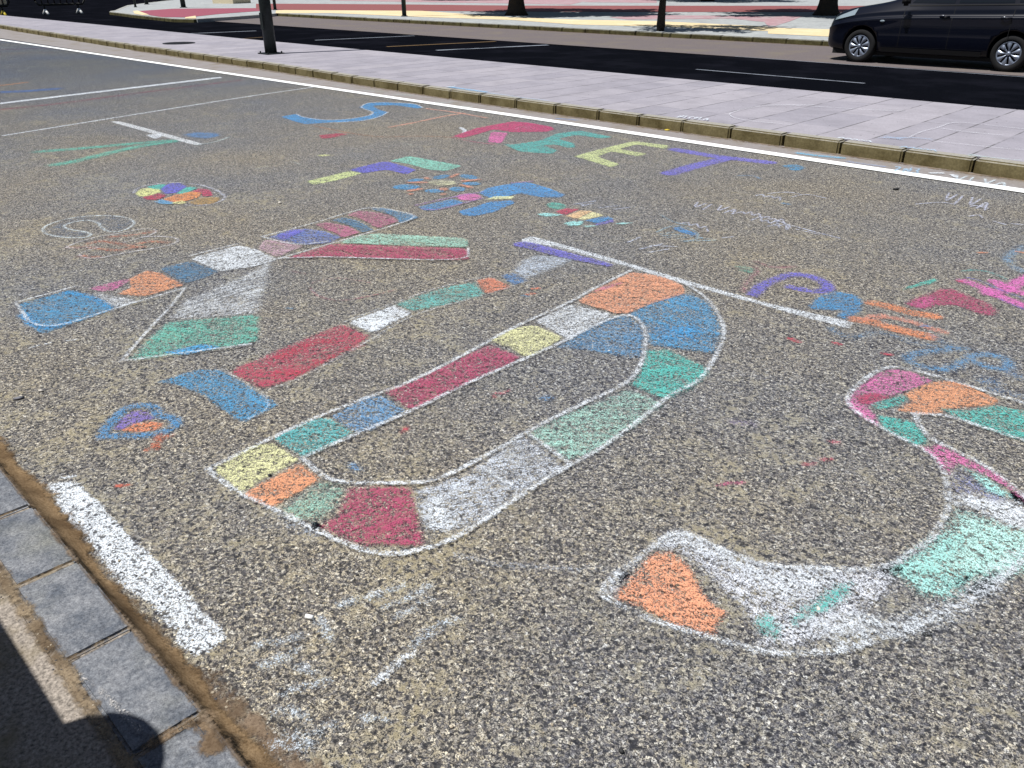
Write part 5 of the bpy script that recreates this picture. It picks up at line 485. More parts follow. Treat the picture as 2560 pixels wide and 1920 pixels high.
# near side: kerb slabs, dirt, rough footway
sheet('footpath', [(6, -6), (6, .215), (-14, .215), (-14, -6)], .099, M['footway'])
bm = bmesh.new(); xs = [-1.31+.36*k for k in range(-32, 18)]
for a, b in zip(xs, xs[1:]):
    g = .006; j = random.uniform(-.004, .004)
    vs = box(bm, a+g, b-g, .235+random.uniform(-.004, .004), .39+j, -.05, .102+random.uniform(-.002, .002))
    bmesh.ops.bevel(bm, geom=list(set(e for v in vs for e in v.link_edges)), offset=.007, segments=2, affect='EDGES', clamp_overlap=True)
tag(bm_obj('kerb', bm, M['slab']), kind='structure')
slab('kerb_bed', [(6, .2), (6, .38), (-14, .38), (-14, .2)], -.05, .094, M['footway'])
# dirt along the kerb foot
def dirt(items, col, cover, soft, z, name='dirt'):
    o = field(name, items, col, cover, soft, 0, z, M['dirt'], None); tag(o, kind='stuff'); return o
def dirt_mat():
    m = N('kerb_dirt'); P = m.pos(); ac = m.n('Attribute', attribute_name='tone'); ad = m.n('Attribute', attribute_name='inside'); as_ = m.n('Attribute', attribute_name='cover')
    n1 = m.noise(P, 22, 5, .7); n2 = m.noise(P, 130, 4, .75); n3 = m.noise(P, 7, 3, .6)
    x = m.math('ADD', m.math('ADD', ad.outputs['Fac'], m.math('MULTIPLY', m.math('SUBTRACT', n1.outputs[0], .5), 4.5)), m.math('MULTIPLY', m.math('SUBTRACT', n2.outputs[0], .5), 2.0))
    a = m.math('MULTIPLY', m.mp(x, -.3, .9), as_.outputs['Fac'])
    c = m.mix(m.mp(n2.outputs[0], .3, .7), m.mix(.55, ac.outputs['Color'], (.03, .02, .012)), m.mix(.25, ac.outputs['Color'], (.5, .42, .3)))
    c = m.mix(m.mp(n3.outputs[0], .4, .65, 0, .7), c, (.055, .033, .018))
    return m.out(c, 1.0, n2.outputs[0], .6, .004, alpha=a, spec=.05)
M['dirt'] = dirt_mat()
def dirt_fillet():
    xs_ = np.arange(-7, 1.8, .018); prof = [(.388, .088), (.400, .074), (.41, .055), (.422, .036), (.436, .02), (.45, .011), (.465, .006), (.485, .0042)]
    V = []; ins = []; rr = random.Random(3)
    def wob(x, k): return .5*math.sin(x*3.1+k)+.3*math.sin(x*7.7+2*k)+.2*math.sin(x*17.3+k*k)
    for x in xs_:
        q = .75+.35*wob(x, 1); wd = 1+.35*wob(x, 4)
        for i, (y, z) in enumerate(prof):
            V.append((x, .388+(y-.388)*wd, max(.0042, z*q)+rr.uniform(0, .002))); ins.append(1.5 if i < 5 else 1.0-(i-5)*.9)
    n = len(prof); Fc = [(i*n+j, (i+1)*n+j, (i+1)*n+j+1, i*n+j+1) for i in range(len(xs_)-1) for j in range(n-1)]
    o = mesh_obj('dirt', V, Fc, M['dirt'], None, True); me = o.data
    a = me.attributes.new('inside', 'FLOAT', 'POINT'); a.data.foreach_set('value', np.array(ins, np.float32))
    a = me.attributes.new('cover', 'FLOAT', 'POINT'); a.data.foreach_set('value', np.full(len(V), 1.0, np.float32))
    lc = lin((140, 112, 78)); a = me.attributes.new('tone', 'FLOAT_COLOR', 'POINT'); a.data.foreach_set('color', np.tile(np.array([lc[0], lc[1], lc[2], 1], np.float32), len(V)))
    tag(o, kind='stuff')
dirt_fillet()
dirt([(.05, [(-6, .43), (-3, .43), (-2.2, .43), (-1.6, .435), (-1.2, .45), (-.7, .45), (1.0, .45)])], (150, 122, 85), .95, .035, .004)
dirt([(.07, [(-1.5, .455), (-1.35, .465), (-1.2, .48), (-1.0, .49)])], (125, 92, 58), .85, .035, .0045)
dirt([(.012, [(-6, .384), (-3, .386), (-1.8, .384), (-1.2, .385), (1, .386)])], (120, 92, 60), .8, .008, .1062)
dirt([(.035, [(-6, .222), (-3, .222), (-1.2, .225), (0, .225), (2, .225)])], (140, 115, 78), .95, .014, .1045)
dirt([(.012, [(x+.0, .235), (x+.0, .385)]) for x in xs if -5 < x < 1], (150, 125, 85), .9, .006, .1055)
dirt([(.03, [(-1.31, .26), (-1.3, .36)]), (.05, [(-1.28, .38), (-1.22, .36)])], (140, 105, 60), .9, .02, .106)
sl = chalkline = field('chalk_drawing', [(.014, [(-1.60, .245), (-1.50, .262), (-1.43, .268), (-1.36, .275)])], (200, 195, 190), .7, .006, 0, .107, M['chalk'], None)
tag(sl, 'pale scratch line drawn across the near kerb slab', 'chalk drawing')
# dust wash where the road meets the median gutter
dirt([(.06, [(6, 7.5), (-6, 7.5), (-8, 7.52), (-11, 7.63), (-14, 7.83), (-20, 8.0)])], (150, 122, 90), .8, .04, .0065)
dirt([(.1, [(10, 19.25), (-30, 19.4)])], (150, 115, 85), .8, .06, .0115)

# scattered grit, larger stones and leaf bits
def pebble(bm, x, y, z, r, flat=.5):
    res = bmesh.ops.create_icosphere(bm, subdivisions=1, radius=1); a = random.random()*6.28; sx, sy = r*random.uniform(.7, 1.4), r*random.uniform(.6, 1.1)
    for v in res['verts']:
        k = 1+random.uniform(-.15, .15); X, Y, Z = v.co.x*sx*k, v.co.y*sy*k, v.co.z*r*flat*k
        v.co = Vector((x+X*math.cos(a)-Y*math.sin(a), y+X*math.sin(a)+Y*math.cos(a), z+Z))
M['grit'] = simple('dark_grit', (.045, .045, .05), .8, 200, .7, .2); M['grit2'] = simple('tan_grit', (.32, .27, .2), .6, 200, .9, .2)
for nm, mt, cnt in (('gravel', M['grit'], 520), ('gravel', M['grit2'], 520)):
    bm = bmesh.new()
    for i in range(cnt):
        t = random.random()
        if t < .6: x = random.uniform(-3.5, 1.2); y = .4+abs(random.gauss(0, .05)); r = random.uniform(.0015, .0045)
        elif t < .75: x = random.uniform(-3, 0); y = .225+random.gauss(0, .012); r = random.uniform(.0012, .003)
        else:
            d = random.uniform(1.1, 4.5); a = random.uniform(-.6, .6)+R(44.5); x = -math.sin(a)*d; y = math.cos(a)*d; r = random.uniform(.0015, .0042)
            if y < .45: continue
        zz = .104 if y < .385 else .003
        pebble(bm, x, y, zz+r*.2, r)
    tag(bm_obj(nm, bm, mt), kind='stuff')
M['chalk_solid'] = simple('white_chalk_stick', (.85, .86, .86), .05, 80, .9, .1)
M['stone_w'] = simple('pale_pebble', (.62, .58, .52), .15, 80, .8, .1); M['stone_d'] = simple('dark_pebble', (.03, .03, .032), .4, 80, .7, .1); M['leaf_y'] = simple('dry_yellow_leaf', (.55, .42, .05), .3, 60, .7, .1); M['grey_leaf'] = simple('grey_curled_leaf', (.16, .16, .18), .3, 60, .6, .1)
for (nm, label, cat, key, r, mt, fl) in [
 ('chalk_stub', 'short white chalk stub lying among broken strokes in the foreground', 'chalk stub', 'b1', .009, 'chalk_solid', .6),
 ('pebble', 'smooth pale pebble lying on the teal streak of the S', 'pebble', 'b2', .011, 'stone_w', .6),
 ('pebble', 'dark oval pebble just outside the bottom outline of the S', 'pebble', 'b3', .012, 'stone_d', .5),
 ('leaf', 'grey curled leaf lying left of the chalk heart', 'leaf', 'b4', .02, 'grey_leaf', .2),
 ('leaf', 'small yellow leaf in the gutter at the foot of the median kerb', 'leaf', 'b5', .03, 'leaf_y', .3),
 ('chalk_stub', 'teal crumb of chalk on the yellow corner of the D', 'chalk stub', 'b6', .007, 'grit', .5),
 ('pebble', 'small white pebble on the outline of the D curve', 'pebble', 'b7', .007, 'stone_w', .7),
 ('pebble', 'tiny white pebble left of the upper stem of the K', 'pebble', 'b8', .013, 'stone_w', .5),
 ('pebble', 'small white pebble near the left edge above the grey leaf', 'pebble', 'b9', .009, 'stone_w', .6),
 ('pebble', 'dark pebble below the white edge line at the right', 'pebble', 'b10', .022, 'stone_d', .4),
 ('pebble', 'black pebble in the foreground below the orange tip of the S', 'pebble', 'b11', .009, 'stone_d', .5),
 ('pebble', 'small white pebble inside the blue bend of the D', 'pebble', 'b12', .007, 'stone_w', .6)]:
    x, y = pl(key); bm = bmesh.new()
    if nm == 'chalk_stub' and mt == 'chalk_solid': tube(bm, [(x-.009, y-.005, .008), (x+.009, y+.005, .008)], .006, 10)
    else: pebble(bm, x, y, .003+r*fl*.6, r, fl)
    tag(bm_obj(nm, bm, M[mt], None, True), label, cat)

# manhole cover on the median
M['iron'] = simple('black_iron', (.012, .012, .015), .4, 60, .6, .3)
bm = bmesh.new(); x, y = -19.7, 9.0
tube(bm, [(x, y, .10), (x, y, .128)], .36, 32)
for k in range(-4, 5):
    w = math.sqrt(max(0, .3**2-(k*.07)**2)); box(bm, x-w, x+w, y+k*.07-.012, y+k*.07+.012, .126, .132)
tag(bm_obj('manhole_cover', bm, M['iron']), 'round black iron manhole cover on the grey median', 'manhole cover')

# lamp post on the median (tapers, base plate, arm and lantern above the frame)
M['post'] = simple('dark_painted_steel', (.012, .016, .016), .5, 30, .5, .1, dirt=(.03, .04, .045), metal=.3)
x, y = pl('post'); root = empty('lamp_post', (x, y, .118)); tag(root, 'tall thick dark metal lamp post standing on the grey median', 'lamp post')
bm = bmesh.new(); tube(bm, [(0, 0, 0), (0, 0, 1.2), (0, 0, 1.24), (0, 0, 5), (0, 0, 8)], [.118, .112, .1, .085, .06], 20); bm_obj('pole', bm, M['post'], root, True)
bm = bmesh.new(); box(bm, -.19, .19, -.19, .19, 0, .02)
for a in (-1, 1):
    for b in (-1, 1): tube(bm, [(a*.15, b*.15, .02), (a*.15, b*.15, .05)], .015, 8)
bm_obj('base_plate', bm, M['post'], root)
bm = bmesh.new(); tube(bm, [(0, 0, 7.9), (0, .5, 8.3), (0, 1.5, 8.4)], .035, 10); bm_obj('arm', bm, M['post'], root, True)
bm = bmesh.new(); box(bm, -.14, .14, 1.4, 2.0, 8.34, 8.46); bm_obj('lamp_head', bm, M['post'], root, False, .03)
bm = bmesh.new(); box(bm, -.05, .05, -.125, -.10, .45, .75); bm_obj('access_door', bm, M['post'], root)

# thin posts and bollards by the far pavement
def bollard(key, r, h, label, nm='bollard', cat='bollard', lean=0):
    x, y = pl(key); bm = bmesh.new(); tube(bm, [(0, 0, 0), (0, 0, h*.9), (0, 0, h)], [r, r, r*.7], 12)
    root = empty(nm, (x, y, .118)); tag(root, label, cat, 'dark posts on the far pavement'); bm_obj('post', bm, M['post'], root, True)
    bm = bmesh.new(); tube(bm, [(0, 0, 0), (0, 0, .03)], r*1.5, 12); bm_obj('foot', bm, M['post'], root, True)
bollard('bo1', .055, 3.2, 'thin dark post at the round tip of the paved island, leftmost of the posts', 'sign_post', 'post')
bollard('bo2', .10, 1.1, 'short stout dark bollard behind the thin island post', 'bollard', 'bollard')
bollard('bo3', .12, 3.4, 'dark round post standing at the edge of the crimson island paving', 'sign_post', 'post')
bollard('bo4', .07, 3.2, 'slim dark post right behind the thick lamp post', 'sign_post', 'post')
# planter box
x, y = pl('planter'); M['conc'] = simple('cream_concrete', (.6, .52, .36), .1, 15, .9, .2)
root = empty('planter', (x, y, .118), R(20)); tag(root, 'square cream concrete planter at the top edge behind the island', 'planter')
bm = bmesh.new(); box(bm, -.75, .75, -.75, .75, 0, .7); bmesh.ops.inset_region(bm, faces=[f for f in bm.faces if f.normal.z > .9], thickness=.1, depth=-.12); bm_obj('body', bm, M['conc'], root)
M['soil'] = simple('dark_soil', (.03, .022, .015), .5, 40, 1, .5)
bm = bmesh.new(); box(bm, -.64, .64, -.64, .64, .45, .6); bm_obj('soil', bm, M['soil'], root)

# crowd barriers
M['yellow'] = simple('yellow_paint', (.62, .48, .04), .15, 20, .5, .1); M['black'] = simple('black_steel_tube', (.012, .012, .01), .3, 30, .6, .1); M['whitef'] = simple('white_foot', (.75, .75, .72), .1, 30, .7, .1)
def barrier(x, y, rz, label, footmat, panel):
    root = empty('crowd_barrier', (x, y, 0), rz); tag(root, label, 'crowd barrier', 'crowd barriers across the far road')
    W_, H = 1.05, 1.15; z0 = .42
    bm = bmesh.new(); tube(bm, [(-W_, 0, z0+.15), (-W_+.12, 0, z0), (W_-.12, 0, z0), (W_, 0, z0+.15), (W_, 0, H-.15), (W_-.12, 0, H), (-W_+.12, 0, H), (-W_, 0, H-.15), (-W_, 0, z0+.15)], .045, 8); bm_obj('frame', bm, M['black'], root, True)
    for k in range(7):
        bm = bmesh.new(); xx = -W_+.26+k*.265; tube(bm, [(xx, 0, z0), (xx, 0, H)], .026, 6); bm_obj('bar', bm, M['black'], root, True)
    if panel:
        bm = bmesh.new(); box(bm, -W_+.08, W_-.08, .03, .045, z0+.06, H-.06); bm_obj('panel', bm, M['conc'], root)
    for s in (-1, 1):
        bm = bmesh.new(); tube(bm, [(s*.72, 0, z0), (s*.72, 0, .2)], .04, 8); bm_obj('leg', bm, M['black'], root, True)
        bm = bmesh.new(); tube(bm, [(s*.72, -.3, .04), (s*.72, -.02, .2), (s*.72, .02, .2), (s*.72, .3, .04)], .055, 8); bm_obj('foot', bm, footmat, root, True)
bx, by = pl('barrier'); barrier(bx, by, R(90), 'black framed crowd barrier with white feet on the far road, seen whole', M['whitef'], False)
bx, by = pl('barrier2'); barrier(bx, by, R(90), 'crowd barrier with yellow feet and pale panel cut by the left edge', M['yellow'], True)

# trees: trunk, limbs and leaf crowns above the frame that throw the dappled shade
M['bark'] = simple('dark_bark', (.035, .028, .022), .5, 25, .95, .5)
def leaf_mat():
    m = N('leaf_green'); P = m.pos(); n = m.noise(P, 1.5, 3, .6)
    return m.out(m.mix(n.outputs[0], (.03, .06, .015), (.09, .14, .035)), .6, None)
M['leaf'] = leaf_mat()
def tree(key, tr, hfork, crown_c, crown_r, n, label, seed, flare=1.6, off=(0, 0)):
    rnd = random.Random(seed); x, y = pl(key); root = empty('tree', (x, y, .11)); tag(root, label, 'tree', 'trees on the far pavement')
    bm = bmesh.new(); tube(bm, [(0, 0, 0), (0, 0, .18), (0, 0, .5), (.02, .02, hfork*.6), (0, 0, hfork)], [tr*flare, tr*1.2, tr, tr*.92, tr*.8], 14)
    cz, (rx, rz) = crown_c, crown_r
    for k in range(7):
        a = k*.9+rnd.random(); e = Vector((off[0]+math.cos(a)*rx*.6, off[1]+math.sin(a)*rx*.6, cz+rnd.uniform(-.3, .5)*rz)); s = Vector((0, 0, hfork-.1))
        tube(bm, [s, s.lerp(e, .5)+Vector((0, 0, .25)), e], [tr*.5, tr*.3, tr*.1], 7)
    bm_obj('trunk', bm, M['bark'], root, True)
    v = []; f = []; clumps = []
    for k in range(60 if rx > 3 else 34):
        a = rnd.random()*6.28; q = rnd.random()**.5; zz = rnd.uniform(-1, 1)
        clumps.append((off[0]+math.cos(a)*q*rx*math.sqrt(max(.1, 1-zz*zz*.6)), off[1]+math.sin(a)*q*rx*math.sqrt(max(.1, 1-zz*zz*.6)), cz+zz*rz))
    for k in range(n):
        c = rnd.choice(clumps); r = min(rx*.3, .75)
        p = Vector((c[0]+rnd.gauss(0, r*.55), c[1]+rnd.gauss(0, r*.55), c[2]+rnd.gauss(0, r*.4))); s = rnd.uniform(.12, .24)
        u = Vector((rnd.gauss(0, 1), rnd.gauss(0, 1), rnd.gauss(0, .6))).normalized(); w = u.orthogonal().normalized(); i = len(v)
        v += [p-u*s, p+w*s*.55, p+u*s, p-w*s*.55]; f.append((i, i+1, i+2, i+3))
    mesh_obj('crown', v, f, M['leaf'], root)
tree('treeA', .30, 2.4, 4.2, (4.3, 1.2), 15000, 'thick dark tree trunk standing in its shade left of the thin trunk', 1, off=pl('offA'))
tree('treeB', .10, 2.3, 3.7, (2.0, .8), 900, 'thin straight dark trunk at the far kerb in front of the cycle path', 2, 1.05, off=pl('offB'))
tree('treeC', .33, 2.4, 4.2, (4.6, 1.2), 15000, 'thick dark trunk partly behind the car, flaring at its foot', 3, off=pl('offC'))
tree('treeE', .3, 2.4, 3.9, (4.0, 1.0), 9000, 'tree above the top edge whose shade lies beyond the cycle path', 5)
tree('treeF', .3, 2.4, 3.9, (4.0, 1.0), 9000, 'tree above the top edge throwing the farther left shade', 6)
bollard('treeD', .085, 4.6, 'slender dark post at the far kerb near the middle of the top edge', 'sign_post', 'post')

M['facade'] = simple('ochre_render', (.22, .17, .12), .1, 12, .95, .1)
M['window'] = simple('dark_window_glass', (.02, .025, .03), .1, 5, .1, 0)
root = empty('sky_blocker_house', (-3, -3.2, .1)); tag(root, 'plain rendered two storey house front, unseen, added behind the low wall to block sky light', 'sky_blocker_house')  # house added behind the camera to block sky light and deepen the near shade
bm = bmesh.new(); box(bm, -9, 9, -1.6, 1.6, 0, 4.1); bm_obj('wall', bm, M['facade'], root)
for k in range(4):
    bm = bmesh.new(); box(bm, -7+k*4, -5.8+k*4, 1.6, 1.64, 1.1, 2.5); w_ = bm_obj('window', bm, M['window'], root)
    bm = bmesh.new(); box(bm, -7.1+k*4, -5.7+k*4, 1.6, 1.7, 1.0, 1.1); sl_ = bm_obj('sill', bm, M['wall'] if 'wall' in M else M['facade'], w_)

# unseen wall; its pier and ball are added to cast the rounded lower left shade
M['wall'] = simple('rendered_wall', (.35, .32, .28), .15, 30, .9, .2)
root = empty('shade_casting_wall', (-2.0, -.4, .099)); tag(root, 'unseen low rendered wall left of the footpath, its pier and ball added to cast shade', 'wall')
def wl(nm, build, sm=False):
    bm = bmesh.new(); build(bm); o = bm_obj(nm, bm, M['wall'], root, sm); o.matrix_parent_inverse = Matrix.Translation((2.0, .4, -.099)); return o
wl('wall', lambda bm: box(bm, -14, -1.60, -.45, -.25, .09, 1.2))
wl('pier', lambda bm: box(bm, -1.595, -1.36, -.50, -.24, .09, 1.18))
def ball(bm):
    r = bmesh.ops.create_uvsphere(bm, u_segments=24, v_segments=14, radius=.165)
    for v in r['verts']: v.co += Vector((-1.49, -.33, 1.29))
wl('shade_ball', ball, True)

# ---------------------------------------------------------------- the parked car
def paint_mat():
    m = N('navy_car_paint'); P = m.pos(); n = m.noise(P, 300, 2, .5)
    return m.out(m.mix(n.outputs[0], (.0008, .0014, .006), (.0012, .0024, .009)), .4, None, metal=.1, coat=.35, spec=.2)
M['paint_navy'] = paint_mat(); M['glass'] = simple('dark_glass', (.004, .005, .006), .1, 5, .08, 0, coat=.6, spec=.5)
M['tyre'] = simple('tyre_rubber', (.010, .010, .011), .3, 60, .9, .3); M['rim'] = simple('silver_wheel_cover', (.30, .34, .42), .08, 30, .38, .05, metal=.6, spec=.5)
M['trim'] = simple('black_trim', (.008, .008, .009), .2, 40, .7, .1); M['lamp'] = simple('clear_lamp_lens', (.22, .27, .30), .1, 30, .15, 0, coat=1, spec=.6); M['lampr'] = simple('red_lamp_lens', (.25, .01, .01), .1, 30, .2, 0, coat=1)
M['chrome'] = simple('bright_metal', (.6, .62, .65), .1, 30, .3, 0, metal=.8)
cx, cy = pl('car')                       # contact point of the near front wheel; nose points to -X
car = empty('parked_car', (cx, cy, .009)); tag(car, 'dark navy blue compact car with silver wheel covers parked by the far kerb', 'car')
WB, WR = pl('wb')[0], .284
HW = .865                                # half width; body centre at y = HW-.02
# stations: x, bottom z, half width at sill, belt half width, belt z, top z, top half width
ST = [(-.76, .34, .50, .50, .62, .66, .42), (-.73, .26, .60, .62, .66, .74, .50), (-.64, .22, .70, .745, .70, .84, .56), (-.50, .20, .78, .815, .78, .93, .60), (-.20, .19, .83, .845, .85, .99, .62),
      (.15, .19, .85, .86, .90, 1.045, .64), (.50, .19, .86, .865, .93, 1.13, .62), (.85, .19, .865, .868, .95, 1.33, .60), (1.25, .19, .865, .87, .965, 1.50, .60), (1.7, .19, .865, .87, .98, 1.57, .62),
      (2.2, .19, .865, .87, .995, 1.58, .62), (2.7, .20, .86, .865, 1.01, 1.55, .60), (3.05, .22, .84, .85, 1.02, 1.48, .57), (3.25, .26, .80, .82, 1.02, 1.34, .55), (3.36, .32, .74, .76, 1.0, 1.15, .52), (3.40, .40, .66, .68, .9, .98, .5)]
def section(s):
    x, zb, ws, wb, zl, zt, wt = s; k = zl-zb
    pts = [(0, zb), (ws*.8, zb), (ws*.965, zb+.04*k), (ws+.004, zb+.2*k), (ws+.012, zb+.42*k), (ws+.006, zb+.62*k), (wb+.006, zb+.80*k), (wb+.008, zb+.845*k), (wb-.045, zb+.868*k), (wb-.05, zl-.02), (wb-.06, zl)]
    h = zt-zl
    pts += [(wb-.07-(wb-.07-wt)*.33, zl+h*.35), (wb-.07-(wb-.07-wt)*.7, zl+h*.72), (wt*.97, zl+h*.93), (wt*.55, zt), (0, zt+.015)]
    return [(x, y, z*.97-.01) for y, z in pts]
def body_mesh():
    v = []; f = []; secs = []
    for s in ST:
        half = section(s); full = half+[(p[0], -p[1], p[2]) for p in half[-2:0:-1]]; secs.append(full)
    n = len(secs[0])
    for q in secs: v += q
    for i in range(len(secs)-1):
        for k in range(n):
            f.append((i*n+k, i*n+(k+1) % n, (i+1)*n+(k+1) % n, (i+1)*n+k))
    f.append(tuple(range(n))[::-1]); f.append(tuple(range((len(secs)-1)*n, len(secs)*n)))
    return v, [q[::-1] for q in f]
v, f = body_mesh()
YC = HW-.01
body = mesh_obj('body', [(a, b+YC, c) for a, b, c in v], f, M['paint_navy'], None, True)
bmx = bmesh.new(); bmx.from_mesh(body.data); bmesh.ops.recalc_face_normals(bmx, faces=bmx.faces); bmx.to_mesh(body.data); bmx.free()
ss = body.modifiers.new('s', 'SUBSURF'); ss.levels = 2; ss.render_levels = 2
cut = bmesh.new()
for X in (0, WB):
    tube(cut, [(X, -.3, WR+.02), (X, .30, WR+.02)], .335, 40); tube(cut, [(X, 2*YC-.30, WR+.02), (X, 2*YC+.3, WR+.02)], .335, 40)
bmesh.ops.recalc_face_normals(cut, faces=cut.faces)
cutter = bm_obj('cutter', cut, M['trim'])
bo = body.modifiers.new('b', 'BOOLEAN'); bo.object = cutter; bo.operation = 'DIFFERENCE'; bo.solver = 'EXACT'
dg = bpy.context.evaluated_depsgraph_get(); me = D.meshes.new_from_object(body.evaluated_get(dg)); body.modifiers.clear(); body.data = me
for p in me.polygons: p.use_smooth = True
D.objects.remove(cutter); body.parent = car
def side_y(x, z, off=.004):
    # near-side surface y of the body at x, z (local, before shifting) by interpolating the stations
    for a, b in zip(ST, ST[1:]):
        if a[0] <= x <= b[0]: break
    t = (x-a[0])/(b[0]-a[0]); A, B = section(a), section(b); P_ = [(A[i][1]*(1-t)+B[i][1]*t, A[i][2]*(1-t)+B[i][2]*t) for i in range(len(A))]
    for p, q in zip(P_[2:], P_[3:]):
        if p[1] <= z <= q[1]: u = (z-p[1])/(q[1]-p[1]+1e-9); return p[0]+(q[0]-p[0])*u+off
    return P_[-3][0]+off
def panel(name, pts, mat, off=.005, nx=10, nz=5, parent=None):
    # pts: lower-left, lower-right, upper-right, upper-left in (x, z); draped on both sides
    for sgn in (-1, 1):
        v = []; f = []
        for i in range(nx+1):
            for j in range(nz+1):
                u, w = i/nx, j/nz; a = [pts[0][k]*(1-u)+pts[1][k]*u for k in (0, 1)]; b = [pts[3][k]*(1-u)+pts[2][k]*u for k in (0, 1)]
                x, z = a[0]*(1-w)+b[0]*w, a[1]*(1-w)+b[1]*w; v.append((x, YC+sgn*side_y(x, z, off), z))
        for i in range(nx):
            for j in range(nz):
                q = (i*(nz+1)+j, (i+1)*(nz+1)+j, (i+1)*(nz+1)+j+1, i*(nz+1)+j+1); f.append(q if sgn < 0 else q[::-1])
        mesh_obj(name, v, f, mat, parent or car, True)
panel('side_window', [(.78, 1.02), (1.50, 1.03), (1.50, 1.44), (1.10, 1.40)], M['glass'], .004)
panel('side_window', [(1.57, 1.035), (2.42, 1.05), (2.36, 1.46), (1.57, 1.45)], M['glass'], .004)
panel('side_window', [(2.49, 1.06), (2.95, 1.07), (2.75, 1.38), (2.44, 1.44)], M['glass'], .004)
panel('waist_trim', [(.74, .975), (2.98, 1.035), (2.98, 1.05), (.76, .99)], M['trim'], .008, 20, 1)
panel('sill', [(.42, .21), (WB-.42, .21), (WB-.42, .29), (.42, .29)], M['trim'], .012, 10, 2)
for X in (.70, 1.535, 2.46): panel('door_seam', [(X, .30), (X+.008, .30), (X+.008, .96), (X, .96)], M['trim'], .003, 1, 12)
def strip3(nm, pts, w, mat):
    bm = bmesh.new(); tube(bm, pts, w, 8); bm_obj(nm, bm, mat, car, True)
for sgn in (-1, 1):
    for X in (1.33, 2.30):
        strip3('door_handle', [(X, YC+sgn*(side_y(X, .82)+.012), .82), (X+.08, YC+sgn*(side_y(X+.08, .82)+.028), .823), (X+.17, YC+sgn*(side_y(X+.17, .82)+.012), .825)], .013, M['paint_navy'])
        strip3('handle_lock', [(X+.03, YC+sgn*(side_y(X, .82)+.026), .838), (X+.075, YC+sgn*(side_y(X, .82)+.026), .839)], .007, M['chrome'])
    bm = bmesh.new(); r = bmesh.ops.create_uvsphere(bm, u_segments=12, v_segments=8, radius=1)
    for v_ in r['verts']: v_.co = Vector((.36+v_.co.x*.045, YC+sgn*(side_y(.36, .72)+.004)+v_.co.y*.012, .72+v_.co.z*.02))
    bm_obj('side_marker', bm, M['lamp'], car, True)
    # mirror
    bm = bmesh.new(); box(bm, .70, .82, *(sorted((YC+sgn*.90, YC+sgn*1.06))), .98, 1.14); bm_obj('mirror', bm, M['trim'], car, True, .035)
    # head and tail lamps
    v = []; f = []
    for i in range(9):
        u = i/8; x = -.60+u*.40; z0 = .705+u*.10; z1 = .75+u*.165
        for z in (z0, (z0+z1)/2, z1): v.append((x, YC+sgn*(side_y(x, z, .008)), z))
    for i in range(8):
        for j in range(2):
            q = (i*3+j, (i+1)*3+j, (i+1)*3+j+1, i*3+j+1); f.append(q if sgn < 0 else q[::-1])
    mesh_obj('headlight', v, f, M['lamp'], car, True)
    bm = bmesh.new(); box(bm, 3.12, 3.30, *(sorted((YC+sgn*.70, YC+sgn*.835))), .78, 1.10); bm_obj('tail_light', bm, M['lampr'], car, True, .03)
bm = bmesh.new(); box(bm, -.785, -.72, YC-.45, YC+.45, .30, .42); bm_obj('front_grille', bm, M['trim'], car, True, .02)
bm = bmesh.new(); box(bm, -.79, -.78, YC-.26, YC+.26, .45, .56); bm_obj('number_plate', bm, M['whitef'], car)
# windscreen and rear window, inset panels across
def cross(name, xa, za, xb, zb_, wa, wb_):
    v = [(xa, YC-wa, za), (xa, YC+wa, za), (xb, YC+wb_, zb_), (xb, YC-wb_, zb_)]; mesh_obj(name, v, [(0, 1, 2, 3)], M['glass'], car)
cross('windscreen', .46, 1.135, 1.10, 1.475, .62, .56); cross('rear_window', 3.33, 1.13, 3.10, 1.44, .52, .5)
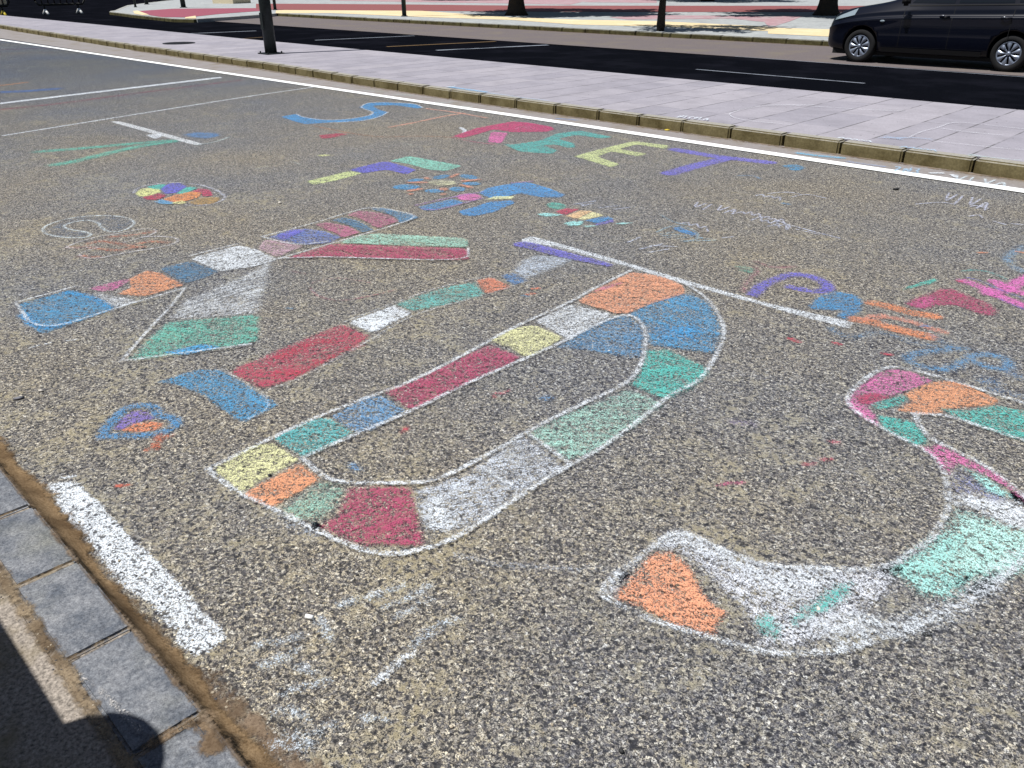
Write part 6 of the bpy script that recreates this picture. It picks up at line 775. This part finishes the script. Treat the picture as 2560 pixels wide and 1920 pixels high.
# wheels
def wheel(X, Yc, sgn, cover):
    w = empty('wheel', (0, 0, 0)); w.parent = car; w.location = (X, Yc, WR); w.scale = (.9, 1, .9)
    # tyre profile revolve about Y
    prof = [(.205, -.07), (.215, -.095), (.25, -.105), (.29, -.1), (.308, -.085), (.315, -.05), (.315, .05), (.308, .085), (.29, .1), (.205, .1)]
    v = []; f = []; n = 48
    for k in range(n):
        a = 2*math.pi*k/n
        for r, yy in prof: v.append((r*math.cos(a), sgn*yy*-1*-1, r*math.sin(a)))
    m_ = len(prof)
    for k in range(n):
        for j in range(m_-1):
            f.append((k*m_+j, ((k+1) % n)*m_+j, ((k+1) % n)*m_+j+1, k*m_+j+1))
    t = mesh_obj('tyre', v, f, M['tyre'], w, True)
    # wheel cover: outer ring, nine fat spokes, hub; sgn*-.1 is the outside
    yo = -.098
    bm = bmesh.new()
    def P3(r, a, y): return bm.verts.new((r*math.cos(a), y*sgn, r*math.sin(a)))
    n = 72
    R0 = [P3(.213, 2*math.pi*k/n, yo+.012) for k in range(n)]; R1 = [P3(.200, 2*math.pi*k/n, yo) for k in range(n)]; R2 = [P3(.188, 2*math.pi*k/n, yo+.012) for k in range(n)]
    for A_, B_ in ((R0, R1), (R1, R2)):
        for k in range(n): bm.faces.new((A_[k], A_[(k+1) % n], B_[(k+1) % n], B_[k]))
    bm_obj('rim', bm, M['rim'], w, True)
    for s in range(cover):
        bm = bmesh.new(); a0 = 2*math.pi*s/cover+.3
        rows = [(.035, .24, yo+.02), (.07, .20, yo+.004), (.11, .19, yo-.004), (.15, .235, yo-.004), (.193, .26, yo+.006)]
        rr = []
        for r, ha, y in rows: rr.append([P3(r, a0-ha*1.0, y+.012), P3(r, a0-ha*.6, y), P3(r, a0, y-.005), P3(r, a0+ha*.6, y), P3(r, a0+ha, y+.012)])
        for A_, B_ in zip(rr, rr[1:]):
            for j in range(4): bm.faces.new((A_[j], A_[j+1], B_[j+1], B_[j]))
        bm_obj('spoke', bm, M['rim'], w, True)
    bm = bmesh.new(); tube(bm, [(0, sgn*(yo+.02), 0), (0, sgn*(yo-.008), 0), (0, sgn*(yo-.014), 0)], [.04, .036, .02], 20); bm_obj('hub_cap', bm, M['rim'], w, True)
    bm = bmesh.new(); tube(bm, [(0, sgn*(yo+.05), 0), (0, sgn*(yo+.06), 0)], .205, 32); bm_obj('brake_disc', bm, M['trim'], w)
for X in (0, WB):
    wheel(X, .11, 1, 9); wheel(X, 2*YC-.11, -1, 9)

bm = bmesh.new(); box(bm, -.55, WB+.5, .14, 2*YC-.14, .13, .26); bm_obj('underbody', bm, M['trim'], car)
